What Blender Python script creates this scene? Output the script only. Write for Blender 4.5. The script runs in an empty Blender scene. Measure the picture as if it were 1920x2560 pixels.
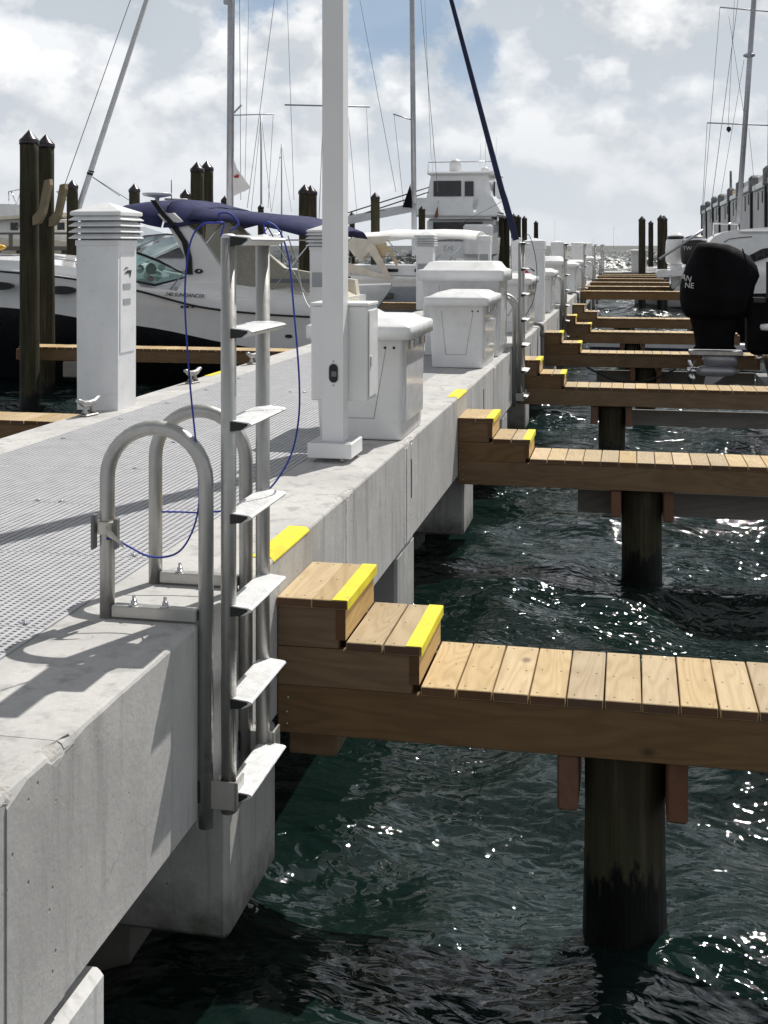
import bpy, bmesh, math, random
import numpy as np
from mathutils import Vector, Matrix
random.seed(7)
S = bpy.context.scene
COL = S.collection
R_ = math.radians

# ------------------------------------------------------------------ camera
PSI = math.atan(621/3009.)
CS, SN = math.cos(PSI), math.sin(PSI)
CZ = 2.8
cd = bpy.data.cameras.new('camera'); cam = bpy.data.objects.new('camera', cd); COL.objects.link(cam)
cam.location = (0, 0, CZ); cam.rotation_euler = (R_(90), 0, PSI)
cd.sensor_fit = 'HORIZONTAL'; cd.sensor_width = 36; cd.lens = 36*3009/1920.
cd.shift_y = -(1280-613)/1920.
cd.clip_start = 0.05; cd.clip_end = 9000
S.camera = cam
S.view_settings.view_transform = 'Standard'; S.view_settings.look = 'None'
S.view_settings.exposure = 0; S.view_settings.gamma = 1; S.view_settings.use_curve_mapping = False
S.render.resolution_x = 768; S.render.resolution_y = 1024

SUN_AZ, SUN_EL = R_(23), R_(53.5)          # azimuth from +Y towards +X
# ------------------------------------------------------------------ sky
W = bpy.data.worlds.new('World'); S.world = W; W.use_nodes = True
nt = W.node_tree; nt.nodes.clear()
def N(nt, t, **k):
    n = nt.nodes.new(t)
    for a, b in k.items(): setattr(n, a, b)
    return n
def LK(nt, a, b): nt.links.new(a, b)
def math_n(nt, op, a, b=None, clamp=False):
    n = N(nt, 'ShaderNodeMath', operation=op); n.use_clamp = clamp
    for i, v in enumerate((a, b)):
        if v is None: continue
        if isinstance(v, (int, float)): n.inputs[i].default_value = v
        else: LK(nt, v, n.inputs[i])
    return n.outputs[0]
def ramp(nt, fac, stops, interp='LINEAR'):
    r = N(nt, 'ShaderNodeValToRGB'); r.color_ramp.interpolation = interp
    el = r.color_ramp.elements
    while len(el) < len(stops): el.new(0.5)
    for e, (p, c) in zip(el, stops):
        e.position = p; e.color = c if len(c) == 4 else (*c, 1)
    LK(nt, fac, r.inputs[0]); return r.outputs[0]
def mixc(nt, fac, a, b, mode='MIX'):
    m = N(nt, 'ShaderNodeMix', data_type='RGBA', blend_type=mode)
    for i, v in ((0, fac), (6, a), (7, b)):
        if isinstance(v, (int, float)): m.inputs[i].default_value = v
        elif isinstance(v, tuple): m.inputs[i].default_value = (*v, 1) if len(v) == 3 else v
        else: LK(nt, v, m.inputs[i])
    return m.outputs[2]
def noise(nt, vec, scale, detail=4, rough=0.5, dist=0.0):
    n = N(nt, 'ShaderNodeTexNoise'); n.inputs['Scale'].default_value = scale
    n.inputs['Detail'].default_value = detail; n.inputs['Roughness'].default_value = rough
    n.inputs['Distortion'].default_value = dist
    if vec is not None: LK(nt, vec, n.inputs['Vector'])
    return n.outputs['Fac']
def mapping(nt, vec, loc=(0,0,0), rot=(0,0,0), scale=(1,1,1)):
    m = N(nt, 'ShaderNodeMapping'); m.inputs[1].default_value = loc; m.inputs[2].default_value = rot
    m.inputs[3].default_value = scale; LK(nt, vec, m.inputs[0]); return m.outputs[0]

SKY_STRENGTH = 0.102
sky = N(nt, 'ShaderNodeTexSky', sky_type='NISHITA'); sky.sun_disc = False
sky.sun_elevation = SUN_EL; sky.sun_rotation = SUN_AZ; sky.altitude = 0; sky.air_density = 1.0; sky.dust_density = 1.2
tc = N(nt, 'ShaderNodeTexCoord')
gen = tc.outputs['Generated']
def cloud_field(loc):
    v = mapping(nt, gen, loc=loc, scale=(1, 1, 1.35))
    w = N(nt, 'ShaderNodeTexNoise'); w.inputs['Scale'].default_value = 7; w.inputs['Detail'].default_value = 5; w.inputs['Roughness'].default_value = 0.6; LK(nt, v, w.inputs['Vector'])
    sc = N(nt, 'ShaderNodeVectorMath', operation='SCALE'); LK(nt, w.outputs['Color'], sc.inputs[0]); sc.inputs['Scale'].default_value = 0.16
    ad = N(nt, 'ShaderNodeVectorMath', operation='ADD'); LK(nt, v, ad.inputs[0]); LK(nt, sc.outputs[0], ad.inputs[1])
    vo = N(nt, 'ShaderNodeTexVoronoi', feature='F1'); vo.inputs['Scale'].default_value = 15; LK(nt, ad.outputs[0], vo.inputs['Vector'])
    f = math_n(nt, 'MULTIPLY', noise(nt, v, 4.2, 7, 0.55), 1.0)
    f = math_n(nt, 'SUBTRACT', f, math_n(nt, 'MULTIPLY', vo.outputs['Distance'], 0.20))
    return math_n(nt, 'ADD', f, 0.075)
c_big = cloud_field((2.3, 0.7, 0.35))
c_hi = cloud_field((2.3+0.006, 0.7+0.014, 0.35+0.024))       # the same clouds a step towards the sun
cover = ramp(nt, c_big, [(0.38, (0,0,0)), (0.50, (1,1,1))], 'EASE')
sh = math_n(nt, 'SUBTRACT', c_big, c_hi)
lit = ramp(nt, math_n(nt, 'ADD', math_n(nt, 'MULTIPLY', sh, 5.0), math_n(nt, 'MULTIPLY', c_big, 0.9)), [(0.18, (0,0,0)), (0.80, (1,1,1))])
c_col = mixc(nt, lit, (5.85, 6.25, 6.7), (10.6, 10.6, 10.6))
soft = noise(nt, mapping(nt, gen, loc=(5, 1, 2), scale=(1, 1, 2.2)), 2.2, 5, 0.5)
c_col = mixc(nt, ramp(nt, soft, [(0.42, (0,0,0)), (0.70, (0.55,0.55,0.55))]), c_col, (7.2, 7.5, 7.75))
# patches of open blue where the photograph's sky has them
def dirvec(u, v):
    a = (u-960)/3009.; b = -(v-613)/3009.
    return Vector((CS*a - SN, SN*a + CS, b)).normalized()
def gap(u, v, rad, soft_=0.5):
    d = dirvec(u, v)
    vm = N(nt, 'ShaderNodeVectorMath', operation='DISTANCE'); LK(nt, gen, vm.inputs[0]); vm.inputs[1].default_value = d
    dn = math_n(nt, 'ADD', vm.outputs['Value'], math_n(nt, 'MULTIPLY', math_n(nt, 'SUBTRACT', noise(nt, gen, 22, 7, 0.6), 0.5), rad*1.9))
    return ramp(nt, math_n(nt, 'DIVIDE', dn, rad), [(0.45, (1,1,1)), (0.95, (0,0,0))], 'EASE')
g1 = gap(1000, 20, 0.074); g2 = gap(1180, 160, 0.042); g3 = gap(650, -50, 0.050)
g = math_n(nt, 'MAXIMUM', math_n(nt, 'MAXIMUM', g1, g2), g3)
geo_sep = N(nt, 'ShaderNodeSeparateXYZ'); LK(nt, gen, geo_sep.inputs[0])
elev = geo_sep.outputs['Z']
low = ramp(nt, elev, [(0.0, (1,1,1)), (0.26, (1,1,1)), (0.55, (0,0,0))])
cov2 = math_n(nt, 'MAXIMUM', cover, math_n(nt, 'MULTIPLY', low, 0.86))
cov3 = math_n(nt, 'MULTIPLY', cov2, math_n(nt, 'SUBTRACT', 1.0, math_n(nt, 'MULTIPLY', g, 0.92)))
blue = mixc(nt, 1.0, sky.outputs[0], (0.42, 0.47, 0.5), 'MULTIPLY')
blue = mixc(nt, low, blue, (3.3, 4.5, 6.1))
skyc = mixc(nt, cov3, blue, c_col)
# pale milky band low over the sea
skyc = mixc(nt, ramp(nt, elev, [(0.0, (0.9,0.9,0.9)), (0.10, (0.35,0.35,0.35)), (0.17, (0,0,0))]), skyc, (7.0, 7.4, 7.85))
hi = ramp(nt, elev, [(0.18, (1,1,1)), (0.75, (0.45,0.45,0.45))])
skyc = mixc(nt, 1.0, skyc, hi, 'MULTIPLY')
below = ramp(nt, elev, [(0.0, (1,1,1)), (0.004, (1,1,1))])
skyc = mixc(nt, 1.0, skyc, below, 'MULTIPLY')
bg = N(nt, 'ShaderNodeBackground'); bg.inputs[1].default_value = SKY_STRENGTH; LK(nt, skyc, bg.inputs[0])
wo = N(nt, 'ShaderNodeOutputWorld'); LK(nt, bg.outputs[0], wo.inputs[0])

sl = bpy.data.lights.new('sun', 'SUN'); sl.energy = 4.9; sl.angle = R_(0.53); sl.color = (1.0, 0.965, 0.91)
so = bpy.data.objects.new('sun', sl); COL.objects.link(so)
sdir = Vector((math.sin(SUN_AZ)*math.cos(SUN_EL), math.cos(SUN_AZ)*math.cos(SUN_EL), math.sin(SUN_EL)))
so.rotation_euler = sdir.to_track_quat('Z', 'Y').to_euler()

# ------------------------------------------------------------------ materials
MATS = {}
def newmat(name):
    m = bpy.data.materials.new(name); m.use_nodes = True
    nt = m.node_tree; b = nt.nodes['Principled BSDF']; MATS[name] = m
    return m, nt, b
def setb(b, **k):
    names = dict(col='Base Color', rough='Roughness', metal='Metallic', ior='IOR', spec='Specular IOR Level', trans='Transmission Weight', alpha='Alpha', coat='Coat Weight')
    for a, v in k.items():
        i = b.inputs[names[a]]
        i.default_value = (*v, 1) if isinstance(v, tuple) and len(v) == 3 else v
def bump(nt, b, h, strength=0.3, dist=0.01):
    n = N(nt, 'ShaderNodeBump'); n.inputs['Strength'].default_value = strength; n.inputs['Distance'].default_value = dist
    LK(nt, h, n.inputs['Height']); LK(nt, n.outputs[0], b.inputs['Normal'])
def objco(nt):
    t = N(nt, 'ShaderNodeTexCoord'); oi = N(nt, 'ShaderNodeObjectInfo')
    a = N(nt, 'ShaderNodeVectorMath', operation='ADD'); LK(nt, t.outputs['Object'], a.inputs[0])
    mlt = N(nt, 'ShaderNodeVectorMath', operation='SCALE'); mlt.inputs[0].default_value = (37.0, 53.0, 17.0)
    LK(nt, oi.outputs['Random'], mlt.inputs['Scale']); LK(nt, mlt.outputs[0], a.inputs[1])
    return a.outputs[0], oi.outputs['Random']
def worldco(nt):
    g = N(nt, 'ShaderNodeNewGeometry'); return g.outputs['Position']

def plain(name, col, rough=0.5, metal=0.0, var=0.06, spec=0.5, coat=0.0, dirt=0.0, bmp=0.0, scale=3.0):
    m, nt, b = newmat(name); co, rnd = objco(nt)
    n1 = noise(nt, co, scale, 5, 0.55)
    lo = tuple(c*(1-var*2.2) for c in col); hi_ = tuple(min(1, c*(1+var)) for c in col)
    c = ramp(nt, n1, [(0.3, lo), (0.65, hi_)])
    if dirt > 0:
        n2 = noise(nt, mapping(nt, co, scale=(5, 5, 0.6)), 2.2, 5, 0.6)
        c = mixc(nt, ramp(nt, n2, [(0.5, (0,0,0)), (0.8, (dirt,)*3)]), c, tuple(x*0.45 for x in col))
    LK(nt, c, b.inputs['Base Color'])
    setb(b, rough=rough, metal=metal, spec=spec, coat=coat)
    r = ramp(nt, noise(nt, co, scale*4, 3, 0.5), [(0.3, (max(0.02, rough-0.07),)*3), (0.7, (min(1, rough+0.1),)*3)])
    LK(nt, r, b.inputs['Roughness'])
    if bmp > 0: bump(nt, b, noise(nt, co, scale*14, 4, 0.6), bmp, 0.004)
    return m
plain('white_plastic', (0.76, 0.765, 0.77), 0.32, var=0.04, dirt=0.09)
plain('white_paint', (0.80, 0.80, 0.80), 0.38, var=0.02, dirt=0.08)
plain('gelcoat', (0.82, 0.82, 0.825), 0.14, var=0.03, coat=0.3)
plain('cream_gelcoat', (0.70, 0.64, 0.52), 0.25, var=0.04)
plain('grey_hull', (0.40, 0.44, 0.50), 0.2, var=0.04, coat=0.3)
plain('black_hull', (0.006, 0.0065, 0.009), 0.3, var=0.2, spec=0.3)
plain('engine_silver', (0.36, 0.36, 0.40), 0.35, metal=0.4, var=0.1)
plain('black_plastic', (0.007, 0.007, 0.008), 0.45, var=0.2)
plain('black_fabric', (0.0045, 0.0045, 0.006), 0.8, var=0.3, bmp=0.3, spec=0.12)
plain('dark_cap', (0.05, 0.045, 0.05), 0.3, metal=0.85, var=0.2)
plain('navy_canvas', (0.035, 0.038, 0.105), 0.8, var=0.12, bmp=0.35, spec=0.2, scale=2)
plain('cream_canvas', (0.72, 0.66, 0.58), 0.85, var=0.08, bmp=0.3, spec=0.2)
plain('white_canvas', (0.80, 0.79, 0.77), 0.8, var=0.05, bmp=0.3, spec=0.2)
plain('tan_canvas', (0.60, 0.47, 0.30), 0.85, var=0.08, bmp=0.3, spec=0.2)
plain('stainless', (0.72, 0.72, 0.74), 0.18, metal=1.0, var=0.05)
plain('mast_metal', (0.42, 0.43, 0.46), 0.42, metal=0.55, var=0.06)
plain('dark_window', (0.010, 0.010, 0.013), 0.08, var=0.2)
plain('rubber', (0.016, 0.016, 0.017), 0.65, var=0.2)
plain('pvc_grey', (0.16, 0.155, 0.16), 0.45, var=0.1)
plain('rope_blue', (0.025, 0.05, 0.36), 0.6, var=0.2)
plain('rope_navy', (0.012, 0.018, 0.06), 0.8, var=0.2)
plain('red_paint', (0.45, 0.012, 0.03), 0.3, var=0.1)
plain('yellow_plastic', (0.75, 0.42, 0.03), 0.35, var=0.08)
plain('grey_print', (0.33, 0.34, 0.36), 0.5, var=0.05)
plain('black_print', (0.015, 0.015, 0.018), 0.5, var=0.05)
plain('pale_cover', (0.60, 0.60, 0.62), 0.6, var=0.05)
plain('panel_grey', (0.62, 0.61, 0.60), 0.55, var=0.08, dirt=0.5, scale=0.4)
plain('bracket_tan', (0.26, 0.205, 0.13), 0.7, var=0.15)
plain('bracket_grey', (0.17, 0.175, 0.17), 0.6, var=0.25, scale=2)
plain('flag_white', (0.74, 0.72, 0.70), 0.8, var=0.04)
plain('flag_red', (0.35, 0.02, 0.03), 0.8, var=0.1)
plain('wire', (0.16, 0.17, 0.19), 0.5, metal=0.4)
plain('teak', (0.20, 0.09, 0.05), 0.6, var=0.15)
plain('grating_frp', (0.44, 0.44, 0.455), 0.6, var=0.05, scale=9, bmp=0.2)
plain('galvanised', (0.42, 0.41, 0.40), 0.4, metal=0.75, var=0.12, scale=12, bmp=0.2)
plain('zip_tie', (0.60, 0.57, 0.50), 0.5, var=0.1)

def concrete(name, base=(0.505, 0.495, 0.482)):
    m, nt, b = newmat(name); P = worldco(nt)
    big = noise(nt, P, 1.3, 6, 0.6); fine = noise(nt, P, 55, 5, 0.6); mid = noise(nt, P, 9, 6, 0.62)
    strk = noise(nt, mapping(nt, P, scale=(7, 7, 0.7)), 1.6, 6, 0.62)
    c = ramp(nt, big, [(0.32, tuple(x*0.80 for x in base)), (0.52, base), (0.72, tuple(min(1, x*1.12) for x in base))])
    c = mixc(nt, ramp(nt, strk, [(0.52, (0,0,0)), (0.66, (0.75,)*3)]), c, tuple(x*0.60 for x in base))
    c = mixc(nt, ramp(nt, mid, [(0.56, (0,0,0)), (0.76, (0.30,)*3)]), c, tuple(x*0.68 for x in base))
    pale = noise(nt, mapping(nt, P, loc=(3, 3, 3), scale=(2, 1, 1.5)), 1.7, 6, 0.7)
    c = mixc(nt, ramp(nt, pale, [(0.58, (0,0,0)), (0.70, (0.45,)*3)]), c, (0.66, 0.65, 0.63))
    # bug holes
    v = N(nt, 'ShaderNodeTexVoronoi'); v.inputs['Scale'].default_value = 19; LK(nt, P, v.inputs['Vector'])
    hole = ramp(nt, v.outputs['Distance'], [(0.05, (1,1,1)), (0.12, (0,0,0))])
    gate = ramp(nt, noise(nt, P, 3.1, 3, 0.5), [(0.56, (0,0,0)), (0.62, (1,1,1))])
    hole = mixc(nt, 1.0, hole, gate, 'MULTIPLY')
    c = mixc(nt, hole, c, (0.13, 0.125, 0.12))
    c = mixc(nt, ramp(nt, fine, [(0.42, (0.22,)*3), (0.6, (0,0,0))]), c, tuple(x*0.7 for x in base))
    # thin wandering crack lines
    wv = N(nt, 'ShaderNodeTexVoronoi', feature='DISTANCE_TO_EDGE'); wv.inputs['Scale'].default_value = 0.9
    dv = N(nt, 'ShaderNodeVectorMath', operation='ADD'); LK(nt, P, dv.inputs[0])
    nz = N(nt, 'ShaderNodeTexNoise'); nz.inputs['Scale'].default_value = 4; LK(nt, P, nz.inputs['Vector'])
    sc = N(nt, 'ShaderNodeVectorMath', operation='SCALE'); LK(nt, nz.outputs['Color'], sc.inputs[0]); sc.inputs['Scale'].default_value = 0.35
    LK(nt, sc.outputs[0], dv.inputs[1]); LK(nt, dv.outputs[0], wv.inputs['Vector'])
    cr = ramp(nt, wv.outputs['Distance'], [(0.0015, (0.7,)*3), (0.004, (0,0,0))])
    cr = mixc(nt, 1.0, cr, ramp(nt, noise(nt, P, 0.8, 2), [(0.5, (0,0,0)), (0.6, (1,1,1))]), 'MULTIPLY')
    c = mixc(nt, math_n(nt, 'MULTIPLY', 1.0, 0.5), c, c) if False else mixc(nt, cr, c, tuple(x*0.62 for x in base))
    # algae and damp close to the water
    sp = N(nt, 'ShaderNodeSeparateXYZ'); LK(nt, P, sp.inputs[0])
    zz = math_n(nt, 'ADD', sp.outputs['Z'], math_n(nt, 'MULTIPLY', math_n(nt, 'SUBTRACT', mid, 0.5), 0.35))
    c = mixc(nt, ramp(nt, zz, [(0.20, (0.85,)*3), (0.42, (0,0,0))]), c, (0.06, 0.065, 0.05))
    LK(nt, c, b.inputs['Base Color']); setb(b, rough=0.85, spec=0.3)
    h = math_n(nt, 'ADD', math_n(nt, 'MULTIPLY', fine, 0.4), math_n(nt, 'MULTIPLY', mid, 1.0))
    h = math_n(nt, 'SUBTRACT', h, math_n(nt, 'MULTIPLY', hole, 1.2))
    bump(nt, b, h, 0.45, 0.006)
    return m
concrete('concrete')
concrete('concrete_rough', (0.47, 0.455, 0.43))
concrete('concrete_pale', (0.60, 0.595, 0.585)); concrete('concrete_shaded', (0.40, 0.395, 0.38))  # darker copy for the caps: shade under the deck painted into its colour

def wood(name, c_lo, c_hi, axis='Y', ring=16., rough=0.65, knots=True, weather=0.0):
    m, nt, b = newmat(name); co, rnd = objco(nt)
    st = {'X': (0.16, 1, 1), 'Y': (1, 0.16, 1), 'Z': (1, 1, 0.16)}[axis]
    q = mapping(nt, co, scale=st)
    field = noise(nt, q, 5.0, 2.5, 0.42, 0.35)
    sn = math_n(nt, 'SINE', math_n(nt, 'MULTIPLY', field, ring*6.28))
    grain = ramp(nt, math_n(nt, 'ADD', math_n(nt, 'MULTIPLY', sn, 0.5), 0.5), [(0.0, (0,0,0)), (0.62, (0.35,)*3), (1.0, (1,1,1))])
    st2 = {'X': (0.05, 1, 1), 'Y': (1, 0.05, 1), 'Z': (1, 1, 0.05)}[axis]
    fib = noise(nt, mapping(nt, co, scale=st2), 160, 4, 0.7)
    mid = tuple((a*0.6+bb*0.4) for a, bb in zip(c_lo, c_hi))
    c = mixc(nt, math_n(nt, 'MULTIPLY', grain, 0.60), c_hi, mid)
    c = mixc(nt, math_n(nt, 'MULTIPLY', ramp(nt, fib, [(0.45, (0,0,0)), (0.75, (1,1,1))]), 0.35), c, c_lo)
    c = mixc(nt, ramp(nt, noise(nt, co, 3.5, 4), [(0.45, (0,0,0)), (0.75, (0.35,)*3)]), c, c_lo)
    if knots:
        kv = N(nt, 'ShaderNodeTexVoronoi'); kv.inputs['Scale'].default_value = 3.3
        LK(nt, mapping(nt, co, scale={'X': (0.6, 1, 1), 'Y': (1, 0.6, 1), 'Z': (1, 1, 0.6)}[axis]), kv.inputs['Vector'])
        kn = ramp(nt, kv.outputs['Distance'], [(0.035, (1,1,1)), (0.075, (0.25,)*3), (0.10, (0,0,0))])
        c = mixc(nt, math_n(nt, 'MULTIPLY', kn, 0.75), c, tuple(x*0.38 for x in c_lo))
    hsv = N(nt, 'ShaderNodeHueSaturation'); LK(nt, c, hsv.inputs['Color'])
    LK(nt, math_n(nt, 'ADD', math_n(nt, 'MULTIPLY', rnd, 0.30), 0.86), hsv.inputs['Value'])
    LK(nt, math_n(nt, 'ADD', math_n(nt, 'MULTIPLY', math_n(nt, 'FRACT', math_n(nt, 'MULTIPLY', rnd, 7.3)), 0.25), 0.85), hsv.inputs['Saturation'])
    LK(nt, hsv.outputs[0], b.inputs['Base Color']); setb(b, rough=rough, spec=0.25)
    bump(nt, b, math_n(nt, 'ADD', fib, math_n(nt, 'MULTIPLY', grain, 0.4)), 0.25, 0.002)
    return m
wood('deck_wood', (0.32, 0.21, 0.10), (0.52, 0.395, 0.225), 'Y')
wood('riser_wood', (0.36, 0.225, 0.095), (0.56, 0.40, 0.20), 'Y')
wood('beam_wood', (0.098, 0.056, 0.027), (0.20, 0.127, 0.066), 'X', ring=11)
wood('beam_wood_cross', (0.11, 0.055, 0.035), (0.19, 0.10, 0.065), 'Y', ring=9)
wood('grey_wood', (0.13, 0.115, 0.10), (0.23, 0.21, 0.185), 'X', ring=8, knots=False)

wood('end_grain', (0.07, 0.035, 0.018), (0.13, 0.07, 0.038), 'X', ring=6, knots=False)
def pile_mat():
    m, nt, b = newmat('pile_wood'); P = worldco(nt)
    str_ = noise(nt, mapping(nt, P, scale=(9, 9, 0.5)), 2.4, 6, 0.65)
    c = ramp(nt, str_, [(0.3, (0.016, 0.013, 0.008)), (0.55, (0.042, 0.035, 0.020)), (0.75, (0.085, 0.073, 0.046))])
    c = mixc(nt, ramp(nt, noise(nt, P, 2.0, 4), [(0.45, (0,0,0)), (0.7, (0.5,)*3)]), c, (0.05, 0.058, 0.026))
    sp = N(nt, 'ShaderNodeSeparateXYZ'); LK(nt, P, sp.inputs[0])
    zz = math_n(nt, 'ADD', sp.outputs['Z'], math_n(nt, 'MULTIPLY', math_n(nt, 'SUBTRACT', noise(nt, mapping(nt, P, scale=(2, 2, 0.7)), 9, 5, 0.6), 0.5), 0.55))
    c = mixc(nt, ramp(nt, zz, [(0.20, (1,1,1)), (0.26, (0,0,0))]), c, (0.004, 0.004, 0.004))
    LK(nt, c, b.inputs['Base Color']); setb(b, rough=0.8, spec=0.3)
    LK(nt, ramp(nt, zz, [(0.18, (0.35,)*3), (0.30, (0.85,)*3)]), b.inputs['Roughness'])
    bump(nt, b, str_, 0.7, 0.02)
pile_mat()

def alu(name, rough=0.33, col=(0.66, 0.655, 0.64)):
    m, nt, b = newmat(name); co, rnd = objco(nt)
    n1 = noise(nt, mapping(nt, co, scale=(1, 1, 0.25)), 9, 5, 0.6)
    c = ramp(nt, n1, [(0.3, tuple(x*0.78 for x in col)), (0.7, col)])
    LK(nt, c, b.inputs['Base Color']); setb(b, metal=0.85 if name == 'aluminium' else 0.6, rough=rough)
    LK(nt, ramp(nt, noise(nt, co, 30, 5, 0.6), [(0.3, (rough-0.06,)*3), (0.75, (rough+0.16,)*3)]), b.inputs['Roughness'])
    bump(nt, b, noise(nt, mapping(nt, co, scale=(1, 1, 6)), 60, 3), 0.03, 0.001)
alu('aluminium', 0.42, (0.48, 0.475, 0.455)); alu('aluminium_tread', 0.5, (0.80, 0.80, 0.80))

def yellow():
    m, nt, b = newmat('yellow_paint'); P = worldco(nt)
    n = noise(nt, P, 60, 5, 0.6)
    c = ramp(nt, noise(nt, P, 7, 5), [(0.3, (0.66, 0.55, 0.015)), (0.6, (0.80, 0.70, 0.02))])
    c = mixc(nt, ramp(nt, n, [(0.58, (0,0,0)), (0.72, (0.6,)*3)]), c, (0.45, 0.38, 0.12))
    c = mixc(nt, ramp(nt, noise(nt, P, 16, 6, 0.7), [(0.58, (0,0,0)), (0.68, (0.55,)*3)]), c, (0.34, 0.29, 0.13))
    LK(nt, c, b.inputs['Base Color']); setb(b, rough=0.6); bump(nt, b, n, 0.4, 0.002)
yellow()

def glass():
    m, nt, b = newmat('tinted_glass')
    setb(b, col=(0.55, 0.72, 0.68), rough=0.03, trans=0.85, ior=1.1, spec=0.6)
    m, nt, b = newmat('clear_vinyl')
    setb(b, col=(0.75, 0.78, 0.8), rough=0.12, trans=0.92, ior=1.05)
glass()

def water_mat():
    m, nt, b = newmat('sea_water'); P = worldco(nt)
    big = noise(nt, P, 0.35, 4, 0.5)
    c = ramp(nt, big, [(0.35, (0.0030, 0.0088, 0.0066)), (0.6, (0.0060, 0.0165, 0.0145)), (0.8, (0.0080, 0.0190, 0.0200))])
    LK(nt, c, b.inputs['Base Color']); setb(b, rough=0.03, ior=1.34, spec=1.0)
    ln = N(nt, 'ShaderNodeVectorMath', operation='LENGTH'); LK(nt, P, ln.inputs[0])      # open sea outside the piers is wind ruffled
    LK(nt, ramp(nt, math_n(nt, 'DIVIDE', ln.outputs['Value'], 400.0), [(0.03, (0.035,)*3), (0.10, (0.10,)*3), (0.22, (0.36,)*3), (1.0, (0.62,)*3)]), b.inputs['Roughness'])
    n1 = noise(nt, mapping(nt, P, rot=(0, 0, 0.5), scale=(1, 1.5, 1)), 7.0, 2.0, 0.4, 0.8)
    n2 = noise(nt, mapping(nt, P, rot=(0, 0, -0.3), scale=(1, 1.6, 1)), 2.4, 2, 0.5, 0.4)
    n3 = noise(nt, mapping(nt, P, rot=(0, 0, 0.2), scale=(1, 1.6, 1)), 34, 2, 0.5, 0.5)
    gate = ramp(nt, noise(nt, P, 1.1, 3, 0.6), [(0.48, (0,0,0)), (0.62, (1,1,1))])
    n3 = math_n(nt, 'MULTIPLY', n3, math_n(nt, 'ADD', math_n(nt, 'MULTIPLY', gate, 0.0028), 0.0002))
    h = math_n(nt, 'ADD', n3, math_n(nt, 'ADD', math_n(nt, 'MULTIPLY', n1, 0.022), math_n(nt, 'MULTIPLY', n2, 0.07)))
    bp = N(nt, 'ShaderNodeBump'); bp.inputs['Strength'].default_value = 1.0; bp.inputs['Distance'].default_value = 1.0
    LK(nt, h, bp.inputs['Height']); LK(nt, bp.outputs[0], b.inputs['Normal'])
    # facets of ruffled water farther out, where the mesh no longer carries the small waves
    fn = N(nt, 'ShaderNodeTexNoise'); fn.inputs['Scale'].default_value = 2.6; fn.inputs['Detail'].default_value = 3; LK(nt, mapping(nt, P, scale=(0.8, 1.2, 1)), fn.inputs['Vector'])
    su = N(nt, 'ShaderNodeVectorMath', operation='SUBTRACT'); LK(nt, fn.outputs['Color'], su.inputs[0]); su.inputs[1].default_value = (0.5, 0.5, 0.5)
    mu = N(nt, 'ShaderNodeVectorMath', operation='MULTIPLY'); LK(nt, su.outputs[0], mu.inputs[0]); mu.inputs[1].default_value = (1, 1, 0)
    sc = N(nt, 'ShaderNodeVectorMath', operation='SCALE'); LK(nt, mu.outputs[0], sc.inputs[0])
    LK(nt, ramp(nt, math_n(nt, 'DIVIDE', ln.outputs['Value'], 100.0), [(0.08, (0,0,0)), (0.16, (0.9,)*3), (0.35, (1.6,)*3), (0.8, (2.4,)*3)]), sc.inputs['Scale'])
    ge = N(nt, 'ShaderNodeNewGeometry'); ad = N(nt, 'ShaderNodeVectorMath', operation='ADD'); LK(nt, ge.outputs['Normal'], ad.inputs[0]); LK(nt, sc.outputs[0], ad.inputs[1])
    no = N(nt, 'ShaderNodeVectorMath', operation='NORMALIZE'); LK(nt, ad.outputs[0], no.inputs[0]); LK(nt, no.outputs[0], bp.inputs['Normal'])
water_mat()

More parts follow.
